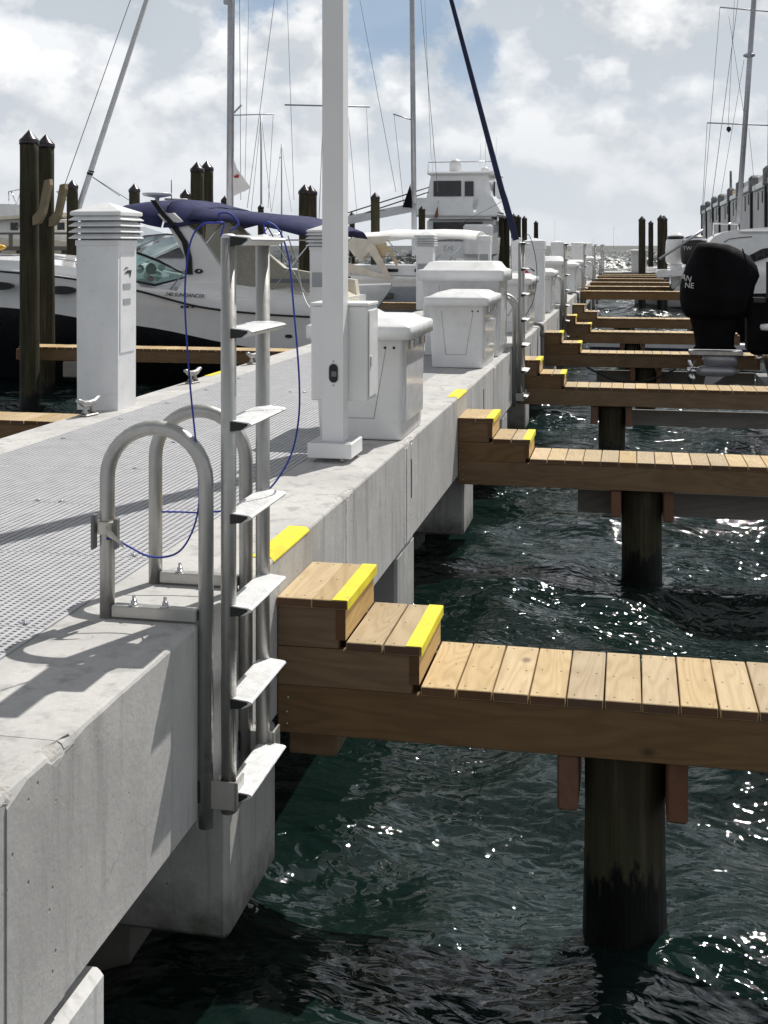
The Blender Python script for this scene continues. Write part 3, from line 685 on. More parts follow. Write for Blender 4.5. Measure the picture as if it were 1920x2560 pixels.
def finger(Y0, xe, label, steps=True, sgn=1, x_edge=XR, group='timber finger piers on the right side', pile=None, ladderish=None, zt=1.0, tape=True, low=None):
    """sgn=+1 runs to +X from x_edge, -1 to -X. Y0 = near side"""
    X = lambda d: x_edge+sgn*d
    e = empty('finger_pier', (X(0.01), Y0+0.28, zt), label, 'finger pier', group)
    L = abs(xe-x_edge); yc = Y0+0.28; rnd = random.Random(int(Y0*10))
    bx = lambda a, b_: (min(X(a), X(b_)), max(X(a), X(b_)))
    d0 = 0.61 if steps else 0.004
    # beams
    for y in (Y0+0.004, Y0+0.515):
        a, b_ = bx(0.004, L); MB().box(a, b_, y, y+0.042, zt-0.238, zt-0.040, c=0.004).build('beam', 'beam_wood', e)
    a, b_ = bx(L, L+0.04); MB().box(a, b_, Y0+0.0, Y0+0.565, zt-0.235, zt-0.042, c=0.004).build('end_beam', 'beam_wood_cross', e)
    d = d0+0.075; k = 0
    while d < L-0.02:
        o = inst(PM[rnd.randrange(4)], 'plank', e, (X(d), yc+rnd.uniform(-.003, .003), zt+rnd.uniform(-.0012, .0012))); o.rotation_euler = (0, 0, rnd.choice([0, math.pi])+rnd.uniform(-.006, .006))
        d += 0.1475; k += 1
    if steps:
        for (da, db, zz, za_, ni) in ((0.0, 0.305, zt+0.33, zt+0.165, 0), (0.295, 0.615, zt+0.16, zt-0.040, 1)):
            w = (db-da)/2
            for q in range(2):
                o = inst(TM[q], 'tread_plank', e, (X(da+w*(q+0.5)+0.002), yc, zz)); o.rotation_euler = (0, 0, rnd.choice([0, math.pi]))
            # yellow painted nosing
            x1 = X(db+0.004); x0 = X(db-0.062)
            pts = [(x0, zz+0.0008), (x0, zz+0.0028), (x1-sgn*0.004, zz+0.0028), (x1, zz-0.001), (x1, zz-0.039), (X(db+0.0015), zz-0.039), (X(db+0.0015), zz+0.0008)]
            if tape: MB().prism(pts, 'Y', Y0-0.0095, Y0+0.5695).build('yellow_nosing', 'yellow_paint', e)
            # riser board and side boards
            a, b_ = bx(db-0.050, db-0.008); o = MB().box(a, b_, Y0+0.003, Y0+0.558, (zt+0.163 if ni == 0 else zt+0.001), zz-0.039).build('riser', ['riser_wood', 'end_grain'], e)
            for p_ in o.data.polygons:
                if abs(p_.normal.y) > 0.9: p_.material_index = 1
        for y in (Y0+0.006, Y0+0.517):
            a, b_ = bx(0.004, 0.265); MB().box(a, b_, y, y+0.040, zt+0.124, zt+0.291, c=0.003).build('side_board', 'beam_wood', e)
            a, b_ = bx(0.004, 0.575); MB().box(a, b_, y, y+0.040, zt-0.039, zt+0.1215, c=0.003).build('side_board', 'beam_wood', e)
    for dd, zz in ((0.05, -0.09), (0.045, -0.15), (0.045, -0.20), (0.04, 0.05)):
        if Y0 < 16:
            o = MB().lathe([(0.006, 0), (0.006, 0.004), (0.002, 0.005)], n=8).build('bolt', 'galvanised', e); o.rotation_euler = (R_(90), 0, 0); o.location = Vector((X(dd), Y0+0.003, zt+zz))-wpos(e)
    if pile is not None and Y0 < 32:
        px_ = pile
        q = empty('support_pile', (px_, yc, 0), label.replace('timber finger pier', 'round pile carrying the timber finger'), 'piling', 'round piles under the fingers')
        o = bpy.data.objects.new('shaft', pile_body(0.172, -1.5, zt-0.242, int(Y0)).mesh('shaft', 'pile_wood')); COL.objects.link(o); o.parent = q
        for s_ in (-1, 1):
            xx = px_+s_*0.215
            MB().box(xx-0.042, xx+0.042, Y0+0.03+(0.04 if s_ > 0 else 0), Y0+0.55, zt-0.470+(0.0 if s_ < 0 else -0.030), zt-0.242, c=0.01).build('clamp_board', 'beam_wood_cross', q)
        
    if low is not None:
        a, b_ = sorted(low); MB().box(a, b_, Y0+0.50, Y0+0.545, zt-0.54, zt-0.335, c=0.004).build('lower_board', 'grey_wood', e)
    return e
finger(4.845, 2.3, 'nearest timber finger pier with two yellow edged steps', pile=-0.04)
finger(10.18, 2.3, 'second timber finger pier from the camera with yellow edged steps', pile=0.08, low=(-0.47, 2.3))
finger(15.47, 2.3, 'third timber finger pier, just beyond the second ladder', pile=-0.26, low=(-0.3, 2.3))
finger(20.42, 2.0, 'fourth timber finger pier, under the outboard propeller', pile=0.22, low=(-0.6, 2.0))
finger(25.4, 2.1, 'fifth timber finger pier with pale yellow nosings', pile=0.0)
finger(30.15, 2.1, 'sixth timber finger pier, last one with visible steps', pile=-0.2, tape=False)
for k, (Y0, xe) in enumerate([(34.8, 1.5), (38.9, 1.6), (43.3, 1.35), (47.8, 1.25), (51.9, 1.3), (54.9, 1.2)]):
    finger(Y0, xe, ORD[6+k]+' timber finger pier, level with the pier deck', steps=False, zt=1.49, pile=None)
finger(11.35, -8.0, 'nearest left timber finger pier beyond the louvered pedestal', sgn=-1, x_edge=XL, group='timber finger piers on the left side', pile=-7.0)
finger(19.65, -10.7, 'left timber finger pier beside the navy canopied cruiser', sgn=-1, x_edge=XL, group='timber finger piers on the left side', tape=True)
finger(36.9, -11.0, 'far left timber finger pier in front of the sloop', sgn=-1, x_edge=XL, group='timber finger piers on the left side')
finger(28.3, -11.0, 'left timber finger pier hidden behind the nearest dock box', sgn=-1, x_edge=XL, group='timber finger piers on the left side')
q = empty('pile_clamp', (-10.0, 20.1, 0.9), 'wooden clamp block between the two tall left piles', 'clamp')
MB().box(-9.80, -9.05, 19.55, 19.62, 0.48, 0.76, c=0.02).build('board', 'grey_wood', q)
MB().tube([(-9.3, 19.50, 0.62), (-9.3, 19.70, 0.62)], 0.02, 8).build('bolt', 'galvanised', q)

# ------------------------------------------------------------------ ladders
def make_ladder(y0):
    """y0 = near hoop"""
    e = empty('dock_ladder', (-1.5, y0, ZD))
    y1 = y0+0.435; r = 0.0262
    for y in (y0, y1):
        pts = [(-1.80, y, 1.50), (-1.80, y, 1.975)] + [(p[0], y, p[2]) for p in arc((-1.618, y, 1.985), 0.182, math.pi, 0, 16)] + [(-1.436, y, 1.97), (-1.436, y, 0.80)]
        MB().tube(pts, r, 14).build('hoop', 'aluminium', e)
        MB().box(-1.775, -1.462, y-0.026, y+0.018, 1.506, 1.548, c=0.004).build('base_bar', 'aluminium', e)
        for xx in (-1.70, -1.585):
            MB().lathe([(0.016, 1.548), (0.016, 1.552), (0.012, 1.5525), (0.012, 1.564), (0.0065, 1.5645), (0.0065, 1.582)], (xx, y-0.002, 0), 6).build('bolt', 'stainless', e)
        MB().lathe([(0.025, 0.80), (0.025, 0.9)], (-1.436, y, 0), 10).build('pad', 'aluminium', e)
        MB().box(-1.462, -1.440, y-0.022, y+0.022, 0.885, 0.965, c=0.006).build('rubber_pad', 'rubber', e)
    for y in (y0+0.03, y1-0.013):
        m = MB(); m.tube([(-1.365, y, 0.845), (-1.365, y, 2.825)], 0.0268, 16)
        m.build('rail', 'aluminium', e)
        MB().lathe([(0.0268, 2.825), (0.0255, 2.834), (0.016, 2.839), (0.001, 2.840)], (-1.365, y, 0), 16).build('rail_cap', 'aluminium_tread', e)
    for k in range(7):
        z = 0.93+0.3175*k
        ya, yb = y0+0.008, y1-0.010
        # ribbed D profile, pointing outboard
        prof = [(-1.378, z-0.034), (-1.378, z-0.002)]
        for q in range(10): x = -1.373+q*0.0090; prof += [(x, z+0.0010-0.0009*q), (x+0.0060, z+0.0010-0.0009*q), (x+0.0068, z-0.0009-0.0009*q), (x+0.0084, z-0.0009-0.0009*q)]
        prof += [(-1.278, z-0.010), (-1.274, z-0.015), (-1.277, z-0.021), (-1.310, z-0.036)]
        g = MB().prism(prof, 'Y', ya, yb).build('rung', 'aluminium_tread', e)
        MB().prism([(-1.350, z-0.038), (-1.350, z-0.004), (-1.290, z-0.011), (-1.290, z-0.018), (-1.312, z-0.034)], 'Y', ya-0.004, ya-0.0005).build('end_cap', 'black_plastic', e)
    for y, s_ in ((y0, 1), (y1, 1)):
        MB().prism([(-1.47, 0), (-1.405, 0), (-1.322, 0), (-1.322, 0), (-1.322, 0)], 'Z', 0, 0) if False else None
        m = MB(); m.box(-1.445, -1.318, y-0.012, y-0.004, 0.868, 0.965, c=0.002); m.box(-1.330, -1.322, y-0.012, y+0.07, 0.868, 0.965); m.box(-1.425, -1.40, y-0.010, y+0.06, 0.873, 0.96)
        m.build('slide_bracket', 'aluminium', e)
    return e
LY = [3.93, 14.95, 25.0, 35.3, 45.2, 54.6, 58.0]
l0 = make_ladder(LY[0]); tag(l0, 'nearest aluminium dock ladder with two hoop handrails and blue line tied on', 'ladder', 'aluminium dock ladders along the right edge')
for k, yl in enumerate(LY[1:]):
    copy_tree(l0, (-1.5, yl, ZD), ['second aluminium dock ladder, beside the tall dock box', 'third aluminium dock ladder beyond the grey pipes', 'fourth aluminium dock ladder down the pier', 'fifth aluminium dock ladder down the pier', 'sixth aluminium dock ladder down the pier', 'farthest aluminium dock ladder near the pier head'][k])
m = MB(); m.box(-1.85, -1.765, 3.89, 3.905, 1.80, 1.815); m.lathe([(0.034, -0.014), (0.036, 0), (0.034, 0.014)], (-1.80, 3.93, 1.815), 14)
rag = empty('tied_strap', (-1.80, 3.93, 1.80), 'torn pale tape strap wrapped round the inner leg of the nearest hoop', 'strap')
MB().lathe([(0.0325, -0.022), (0.0345, -0.018), (0.0345, 0.018), (0.0325, 0.022)], (-1.80, 3.93, 1.815), 16).build('band', 'zip_tie', rag)
MB().sheet([[(-1.785, 3.885, 1.83), (-1.775, 3.880, 1.795)], [(-1.755, 3.875, 1.81), (-1.745, 3.872, 1.785)], [(-1.715, 3.870, 1.775), (-1.712, 3.870, 1.762)]], 0.003).build('loose_end', 'zip_tie', rag)
MB().box(-1.850, -1.836, 3.90, 3.93, 1.74, 1.86, c=0.003).build('clip', 'pvc_grey', rag)
MB().box(-1.766, -1.752, 3.90, 3.93, 1.745, 1.85, c=0.003).build('clip', 'pvc_grey', rag)

def rope(name, pts, r, mat, label, cat='rope', n=6, seg=8, group=None):
    o = MB().tube(smooth_path(pts, seg), r, n).build(name, mat); return tag(o, label, cat, group)
Yr = 3.92
rope('blue_line', [(-1.39, 3.95, 2.83), PY(560, 560, 3.93), PY(545, 557, 3.91), PY(505, 562, Yr), PY(478, 600, Yr), PY(465, 680, Yr), PY(463, 780, Yr), PY(475, 960, Yr), PY(490, 1110, Yr), PY(497, 1200, Yr), PY(496, 1270, Yr), PY(480, 1330, Yr), PY(452, 1375, Yr), PY(415, 1392, Yr), PY(370, 1390, Yr), PY(325, 1368, Yr), PY(288, 1347, Yr), (-1.79, 3.90, PY(285, 1345, Yr).z)], 0.0036, 'rope_blue', 'thin blue line hanging from the ladder top down to the near hoop')
rope('blue_line', [(-1.37, 4.40, 2.84), PY(660, 562, 4.4), PY(672, 556, 4.4), PY(700, 580, 4.4), PY(722, 650, 4.4), PY(735, 780, 4.4), PY(748, 950, 4.4), PY(745, 1060, 4.4), PY(722, 1150, 4.4), PY(668, 1228, 4.45), PY(600, 1268, 4.42), PY(520, 1281, 4.40), PY(450, 1280, 4.38), (-1.79, 4.37, PY(410, 1280, 4.37).z)], 0.0036, 'rope_blue', 'thin blue line looping right of the ladder to the far hoop')
rope('tie_off', [(-1.37, 3.925, 2.87), (-1.39, 3.93, 2.905), (-1.36, 3.95, 2.91), (-1.33, 3.96, 2.875), (-1.35, 3.93, 2.85)], 0.004, 'rope_blue', 'small blue knot on the near rail top of the nearest ladder')

# ------------------------------------------------------------------ dock boxes and pedestals
def dock_box(x0, x1, y0, y1, h, label, lid_h=0.092, crown=0.05, hardware=True, name='dock_box'):
    e = empty(name, ((x0+x1)/2, (y0+y1)/2, ZD), label, 'dock box', 'white fibreglass dock boxes')
    xc, yc = (x0+x1)/2, (y0+y1)/2
    def rr(ex, ey, z, rad=0.03, grow=0.0):
        hx, hy = (x1-x0)/2+grow-ex, (y1-y0)/2+grow-ey; out = []
        for cx, cy, a in ((hx-rad, hy-rad, 0), (-hx+rad, hy-rad, 90), (-hx+rad, -hy+rad, 180), (hx-rad, -hy+rad, 270)):
            for q in range(4): t = R_(a+q*30); out.append((xc+cx+rad*math.cos(t), yc+cy+rad*math.sin(t), z))
        return out
    zt = ZD+h
    m = MB(); m.loft([rr(0.030, 0.030, ZD+0.006), rr(0.026, 0.026, ZD+0.02), rr(0.012, 0.012, ZD+h*0.45), rr(0.0, 0.0, zt), rr(-0.006, -0.006, zt+0.002)], 0, smooth=True); m.build('body', 'white_plastic', e)
    m = MB(); g = 0.052
    m.loft([rr(0, 0, zt+0.002, 0.03, g-0.012), rr(0, 0, zt+0.003, 0.035, g), rr(0, 0, zt+lid_h-0.012, 0.035, g), rr(0, 0, zt+lid_h, 0.03, g-0.012), rr(0.05, 0.05, zt+lid_h+0.012, 0.03, g-0.012), rr(0.12, 0.13, zt+lid_h+crown*0.9, 0.03, g), rr(0.16, 0.18, zt+lid_h+crown, 0.03, g)], 0, smooth=True)
    m.build('lid', 'white_plastic', e)
    # moulded recess on the end facing the camera: raised trapezoid line
    w = x1-x0
    yf = y0+0.004
    pts = [(x0+w*0.22, zt-0.05), (x0+w*0.30, ZD+h*0.22), (x0+w*0.66, ZD+h*0.22), (x0+w*0.80, zt-0.05)]
    def fy(z):
        f = (z-ZD)/h
        return y0-0.0012+(0.026-0.014*f/0.45 if f < 0.45 else 0.012*(1-(f-0.45)/0.55))
    P3 = [(a_[0]+(b_[0]-a_[0])*q/8, fy(a_[1]+(b_[1]-a_[1])*q/8), a_[1]+(b_[1]-a_[1])*q/8) for a_, b_ in zip(pts[:-1], pts[1:]) for q in range(9)]
    MB().tube(P3, 0.0022, 5).build('moulded_line', 'grey_print', e)
    # panel on the long side
    xs = x1-0.008
    MB().prism([(y0+0.10, ZD+0.12), (y1-0.10, ZD+0.12), (y1-0.08, zt-0.08), (y0+0.08, zt-0.08)], 'X', xs-0.02, xs+0.006).build('side_panel', 'gelcoat', e)
    if hardware:
        for dx in (0.16, 0.10):
            o = MB().lathe([(0.009, 0), (0.009, 0.003), (0.003, 0.006)], n=10).build('screw', 'black_plastic', e); o.rotation_euler = (R_(90), 0, 0); o.location = Vector((x1-dx+0.03, y0+0.001, zt-0.055))-wpos(e)
        for t in (0.25, 0.75):
            yy_ = y0+(y1-y0)*t
            MB().box(x1+0.002, x1+0.028, yy_-0.03, yy_+0.03, zt-0.075, zt-0.01, c=0.004).build('latch', 'stainless', e)
        m = MB()
        for q in range(9):
            yy_ = y0+0.06+(y1-y0-0.12)*q/8; m.lathe([(0.006, 0), (0.006, 0.004)], (x1+0.036, yy_, zt+0.012), 6)
        m.build('rivets', 'stainless', e, kind='stuff')
    return e
dock_box(-2.09, -1.475, 7.81, 8.64, 0.675, 'nearest white dock box, behind the tall white post')
dock_box(-2.11, -1.52, 12.58, 13.74, 0.66, 'second white dock box with flat lid, in front of a taller one')
dock_box(-2.42, -1.50, 13.93, 14.80, 0.88, 'taller white dock box with domed lid behind the second box', lid_h=0.13, crown=0.10, hardware=False)
dock_box(-2.12, -1.49, 17.75, 18.95, 0.72, 'white dock box beyond the second ladder and red extinguisher')
dock_box(-2.12, -1.50, 23.15, 24.3, 0.70, 'white dock box in front of the third ladder')
dock_box(-2.35, -1.52, 26.9, 28.0, 0.86, 'broad white dock box just beyond the third ladder', crown=0.10)
dock_box(-2.15, -1.50, 33.0, 34.1, 0.70, 'white dock box in front of the fourth ladder')
dock_box(-2.15, -1.50, 37.6, 38.8, 0.70, 'white dock box between the fourth and fifth ladders', hardware=False)
dock_box(-2.15, -1.50, 47.5, 48.7, 0.72, 'white dock box past the fifth ladder', hardware=False)
dock_box(-0.08, 0.68, 59.5, 60.3, 0.98, 'white bin standing on the pier head right of the ladders', lid_h=0.08, crown=0.03, hardware=False)

def pedestal(x0, y0, s, h, label, louvers=True, meter=False, logo=False):
    e = empty('power_pedestal', (x0+s/2, y0+s/2, ZD), label, 'power pedestal', 'white power pedestals')
    x1, y1 = x0+s, y0+s; zt = ZD+h; tp = 0.008
    def ring(gx, z): return [(x0-gx, y0-gx, z), (x1+gx, y0-gx, z), (x1+gx, y1+gx, z), (x0-gx, y1+gx, z)]
    m = MB(); zl = zt-(0.30 if louvers else 0.20)
    m.loft([ring(0.0, ZD), ring(0.0, ZD+0.01), ring(0.004, zl)], 0, smooth=False); m.build('column', 'white_plastic', e)
    MB().box(x0-0.012, x1+0.012, y0-0.012, y1+0.012, zl-0.045, zl, c=0.003).build('collar', 'white_plastic', e)
    if louvers:
        g = 0.05
        MB().box(x0+0.02, x1-0.02, y0+0.02, y1-0.02, zl, zt-0.10).build('lens', 'grey_print', e)
        for q in range(4):
            z = zl+0.012+q*0.048
            m = MB(); m.loft([ring(0.008, z+0.03), ring(g, z), ring(g, z+0.006), ring(0.008, z+0.037)], 0, smooth=False); m.build('louver', 'white_plastic', e)
        m = MB(); m.loft([ring(0.034, zt-0.107), ring(0.042, zt-0.10), ring(0.042, zt-0.080), ring(0.036, zt-0.073), ring(-s/2+0.02, zt)], 0, smooth=False); m.build('roof', 'white_plastic', e)
    else:
        m = MB(); m.loft([ring(0.016, zl), ring(0.022, zl+0.01), ring(0.022, zt-0.055), ring(0.016, zt-0.045), ring(-s/2+0.02, zt)], 0, smooth=False); m.build('roof', 'white_plastic', e)
    if meter:
        MB().box(x0+0.03, x1-0.05, y0-0.006, y0+0.004, zl-0.55, zl-0.35, c=0.002).build('meter_window', 'grey_print', e)
    MB().box(x1+0.002, x1+0.008, y0+0.03, y1-0.03, ZD+0.45, zl-0.10, c=0.002).build('side_door', 'white_plastic', e)
    if logo:   # dark swoosh mark and two pale label strips on the door
        xx = x1+0.009
        MB().prism([(y0+0.10, 2.575), (y0+0.16, 2.60), (y0+0.24, 2.60), (y0+0.21, 2.54), (y0+0.20, 2.575)], 'X', xx, xx+0.003).build('emblem', 'black_print', e)
        MB().prism([(y0+0.09, 2.60), (y0+0.13, 2.625), (y0+0.18, 2.622), (y0+0.13, 2.612)], 'X', xx, xx+0.003).build('emblem', 'black_print', e)
        for z in (2.45, 2.33): MB().box(xx, xx+0.0025, y0+0.08, y0+0.22, z, z+0.045).build('printed_label', 'grey_print', e)
    return e
pedestal(-4.30, 8.83, 0.345, 1.64, 'nearest white power pedestal with louvered top, left of the ladder', logo=True)
pedestal(-4.30, 15.85, 0.33, 1.58, 'white louvered pedestal partly hidden behind the tall white post', meter=True)
pedestal(-4.27, 23.9, 0.33, 1.58, 'white louvered pedestal in front of the cream awning sailboat', meter=True)
pedestal(-4.27, 33.9, 0.33, 1.60, 'smooth capped white pedestal right of the sailboat awning', louvers=False, meter=True)
pedestal(-4.25, 43.2, 0.33, 1.60, 'distant left side pedestal beside the pile row', louvers=False)
for k, (xx, yy_, s_) in enumerate([(-1.80, 20.6, 0.32), (-2.0, 27.6+3, 0.28), (-1.95, 39.9, 0.30), (-1.95, 44.0, 0.30), (-1.95, 50.5, 0.30), (-4.25, 52.0, 0.33)]):
    pedestal(xx, yy_, s_, 1.42 if k < 5 else 1.6, ['smooth capped pedestal on the right kerb above the red extinguisher', 'narrow white pedestal on the right kerb before the fourth ladder', 'white pedestal on the right kerb between far ladders', 'white pedestal just short of the fifth ladder', 'white pedestal near the sea end of the right kerb', 'last white pedestal on the left kerb before the pier head'][k], louvers=False)

# tall white post with base cover and the cabinet behind it
e = empty('lamp_post', (-1.77, 7.1, ZD), 'tall square white post on a bolted base cover by the ladder', 'post')
m = MB(); xs0, xs1, ys0, ys1 = -1.834, -1.704, 7.04, 7.17
m.loft([[(xs0, ys0, z), (xs1, ys0, z), (xs1, ys1, z), (xs0, ys1, z)] for z in (ZD+0.05, 4.5, 6.6)], 0, smooth=False); m.build('shaft', 'white_paint', e)
m = MB(); m.loft([[(-1.77-a, 7.105-a, z), (-1.77+a, 7.105-a, z), (-1.77+a, 7.105+a, z), (-1.77-a, 7.105+a, z)] for a, z in ((0.075, 6.6), (0.085, 6.61), (0.085, 6.66), (0.01, 6.74))], 0, smooth=False); m.build('post_cap', 'white_paint', e)
m = MB(); m.box(-1.905, -1.635, 6.96, 7.26, ZD+0.028, ZD+0.118, c=0.004); m.build('base_cover', 'white_paint', e)
m = MB(); m.prism([(-1.895, 6.972), (-1.645, 6.972), (-1.645, 7.248), (-1.895, 7.248)], 'Z', ZD+0.119, ZD+0.121); m.build('cover_plate', 'pale_cover', e)
for xx, yy_ in ((-1.87, 7.0), (-1.70, 6.99), (-1.67, 7.22), (-1.87, 7.22)): MB().lathe([(0.010, ZD), (0.010, ZD+0.03)], (xx, yy_, 0), 8).build('anchor_bolt', 'galvanised', e)
# capsule shaped hand hole with dark inside
def capsule(cx, cz, hw, hh, n=8):
    out = []
    for k in range(n+1): t = math.pi*k/n; out.append((cx+hw*math.cos(t), cz+hh-hw+hw*math.sin(t)))
    for k in range(n+1): t = math.pi+math.pi*k/n; out.append((cx+hw*math.cos(t), cz-hh+hw+hw*math.sin(t)))
    return out
hc = PY(834, 933, 7.04)
MB().prism(capsule(hc.x, hc.z, 0.031, 0.060), 'Y', ys0-0.0035, ys0-0.001).build('hand_hole_rim', 'pale_cover', e)
MB().prism(capsule(hc.x, hc.z, 0.027, 0.056), 'Y', ys0-0.0055, ys0-0.0037).build('hand_hole', 'rubber', e)
MB().box(hc.x-0.012, hc.x+0.020, ys0-0.010, ys0-0.006, hc.z-0.02, hc.z+0.012, c=0.002).build('cover_latch', 'pvc_grey', e)
for dz in (-0.072, 0.072): MB().prism([(hc.x-0.003, hc.z+dz-0.003), (hc.x+0.003, hc.z+dz-0.003), (hc.x+0.003, hc.z+dz+0.003), (hc.x-0.003, hc.z+dz+0.003)], 'Y', ys0-0.004, ys0-0.001).build('screw', 'black_plastic', e)
e = empty('electrical_cabinet', (-1.72, 7.3, 1.84), 'white flat cabinet mounted behind the tall white post', 'cabinet')
MB().box(-1.940, -1.585, 7.176, 7.46, 1.845, 2.425, c=0.006).build('housing', 'white_paint', e)
MB().box(-1.946, -1.577, 7.168, 7.47, 2.427, 2.447, c=0.004).build('rain_hood', 'white_paint', e)
MB().box(-1.583, -1.575, 7.20, 7.44, 1.87, 2.40, c=0.002).build('door', 'white_paint', e)
MB().box(-1.574, -1.567, 7.22, 7.25, 2.06, 2.12, c=0.002).build('printed_label', 'flag_white', e)

# cleats
def cleat_mesh():
    m = MB(); horns = [(-0.15, 0.115), (-0.12, 0.110), (-0.07, 0.088), (0, 0.082), (0.07, 0.088), (0.12, 0.110), (0.15, 0.115)]
    m.tube([(0, y_, z_) for y_, z_ in horns], [0.012, 0.018, 0.023, 0.025, 0.023, 0.018, 0.012], 10)
    for s_ in (-1, 1): m.tube([(0, s_*0.045, 0.085), (0, s_*0.04, 0.05), (0, s_*0.055, 0.012)], [0.020, 0.014, 0.026], 8)
    m.box(-0.035, 0.035, -0.085, 0.085, 0.0, 0.014, c=0.005); return m.mesh('cleat', 'galvanised')
cmesh = cleat_mesh()
for k, (x, y) in enumerate([(-4.06, 8.53), (-4.06, 10.75), (-4.06, 12.6), (-4.06, 18.0), (-1.56, 41.5)]):
    o = bpy.data.objects.new('cleat', cmesh); COL.objects.link(o); o.location = (x, y, ZD+0.002); o.rotation_euler = (0, 0, R_(-12 if k < 4 else 0)); o.scale = (1.15, 0.92, 1.1)
    tag(o, ['grey cleat at the foot of the nearest pedestal, left kerb', 'grey cleat beside the yellow mark on the left kerb', 'grey cleat farther along the left kerb behind the ladder rail', 'grey cleat on the left kerb near the cruiser stern', 'small cleat on the far right kerb'][k], 'cleat', 'metal mooring cleats')

def coil(x, y, r, label, mat, cat='cord'):
    pts = []; rq = random.Random(int(y*10))
    for k in range(70):
        a = k*0.36; pts.append((x+(r+rq.uniform(-.012, .012))*math.cos(a), y+(r*1.1+rq.uniform(-.012, .012))*math.sin(a), ZD+0.022+0.0011*k))
    e = MB().tube(pts, 0.013, 6).build('coiled_cord', mat); tag(e, label, cat)
coil(-3.68, 23.7, 0.17, 'black shore power cord coiled at the foot of the pedestal by the cream awning', 'rubber')
coil(-3.66, 16.6, 0.15, 'yellow shore power cord coiled behind the tall white post', 'yellow_plastic')
# pipes going over the edge, extinguisher
def pipe_pair(y, label):
    e = empty('pipe_riser', (-1.40, y, ZD), label, 'pipe')
    for dy, r_ in ((0, 0.030), (0.10, 0.024)):
        m = MB(); m.tube(smooth_path([(-1.66, y+dy, ZD+0.04), (-1.52, y+dy, ZD+0.06), (-1.41, y+dy, ZD+0.03), (-1.395, y+dy, ZD-0.12), (-1.395, y+dy, 0.5)], 6), r_, 12); m.build('pipe', 'pvc_grey', e)
        MB().lathe([(r_*1.25, -0.14), (r_*1.25, -0.05)], (-1.395, y+dy, ZD), 12).build('coupling', 'pvc_grey', e)
    MB().lathe([(0.055, 0), (0.06, 0.05), (0.04, 0.07)], (-1.60, y+0.05, ZD+0.005), 12).build('valve', 'rubber', e)
pipe_pair(19.1, 'pair of grey pipes bending over the kerb beyond the fourth box')
pipe_pair(32.0, 'distant grey pipe pair on the right kerb')
pex = PY(1316, 692, 19.1)
e = empty('fire_extinguisher', (pex.x, 19.1, pex.z-0.25), 'red fire extinguisher with black hose behind the second ladder', 'fire extinguisher')
MB().lathe([(0.06, -0.28), (0.065, -0.26), (0.065, 0.02), (0.045, 0.07), (0.02, 0.09), (0.02, 0.11)], (pex.x, 19.1, pex.z), 16).build('cylinder', 'red_paint', e)
MB().tube([(pex.x-0.03, 19.08, pex.z+0.12), (pex.x+0.06, 19.07, pex.z+0.14), (pex.x+0.13, 19.07, pex.z+0.09)], 0.012, 8).build('hose', 'black_plastic', e)
MB().box(pex.x-0.10, pex.x+0.10, 19.18, 19.22, pex.z-0.25, pex.z+0.05).build('backplate', 'white_plastic', e)

# ------------------------------------------------------------------ boats
def lerp_tab(tab, t):
    for (a, va), (b_, vb) in zip(tab[:-1], tab[1:]):
        if t <= b_:
            f = 0 if b_ == a else max(0, (t-a)/(b_-a)); f2 = f*f*(3-2*f)*0.35+f*0.65
            return va+(vb-va)*f2
    return tab[-1][1]
def hull(parent, place, L, beam, sheer, wide, split, mats, keel=-0.4, flare=0.12, deck_mat='gelcoat', n=28, name='hull', chine=0.25):
    """place(s, y, z) -> world; s from stern (0) to bow (L). Two-tone hull split at height split(t)"""
    rings_hi, rings_lo = [], []
    for k in range(n+1):
        t = k/n; s_ = t*L; hb = beam/2*lerp_tab(wide, t); zs = lerp_tab(sheer, t); zp = lerp_tab(split, t)
        zk = keel+(zs-keel-0.15)*max(0, (t-0.75)/0.25)**2.2
        zp = max(zp, zk+0.02); 
        low = hb*(1-flare*(1+2.5*t*t)); low = max(low, 0.01)
        hi_, lo_ = [], []
        zc = min(zp-0.01, zk+(zp-zk)*chine)
        for sg in (-1, 1):
            hi_.append([place(s_, sg*(hb), zs), place(s_, sg*(hb+0.02), zs-0.06), place(s_, sg*(hb*0.45+low*0.55), (zs+zp)/2), place(s_, sg*low, zp)])
            lo_.append([place(s_, sg*low, zp), place(s_, sg*low*0.93, zc), place(s_, sg*0.02, zk)])
        rings_hi.append(hi_); rings_lo.append(lo_)
    m = MB()
    for sg in (0, 1):
        m.loft([r[sg] for r in rings_hi], 0, closed=False, smooth=True); m.loft([r[sg] for r in rings_lo], 1, closed=False, smooth=True)
    m.loft([[r[0][0], r[1][0]] for r in rings_hi], 0, closed=False, smooth=False)      # deck
    m.add(rings_hi[0][0]+rings_hi[0][1][::-1], [tuple(range(8))], 0); m.add(rings_lo[0][0]+rings_lo[0][1][::-1], [tuple(range(6))], 1)
    return m.build(name, mats, parent)

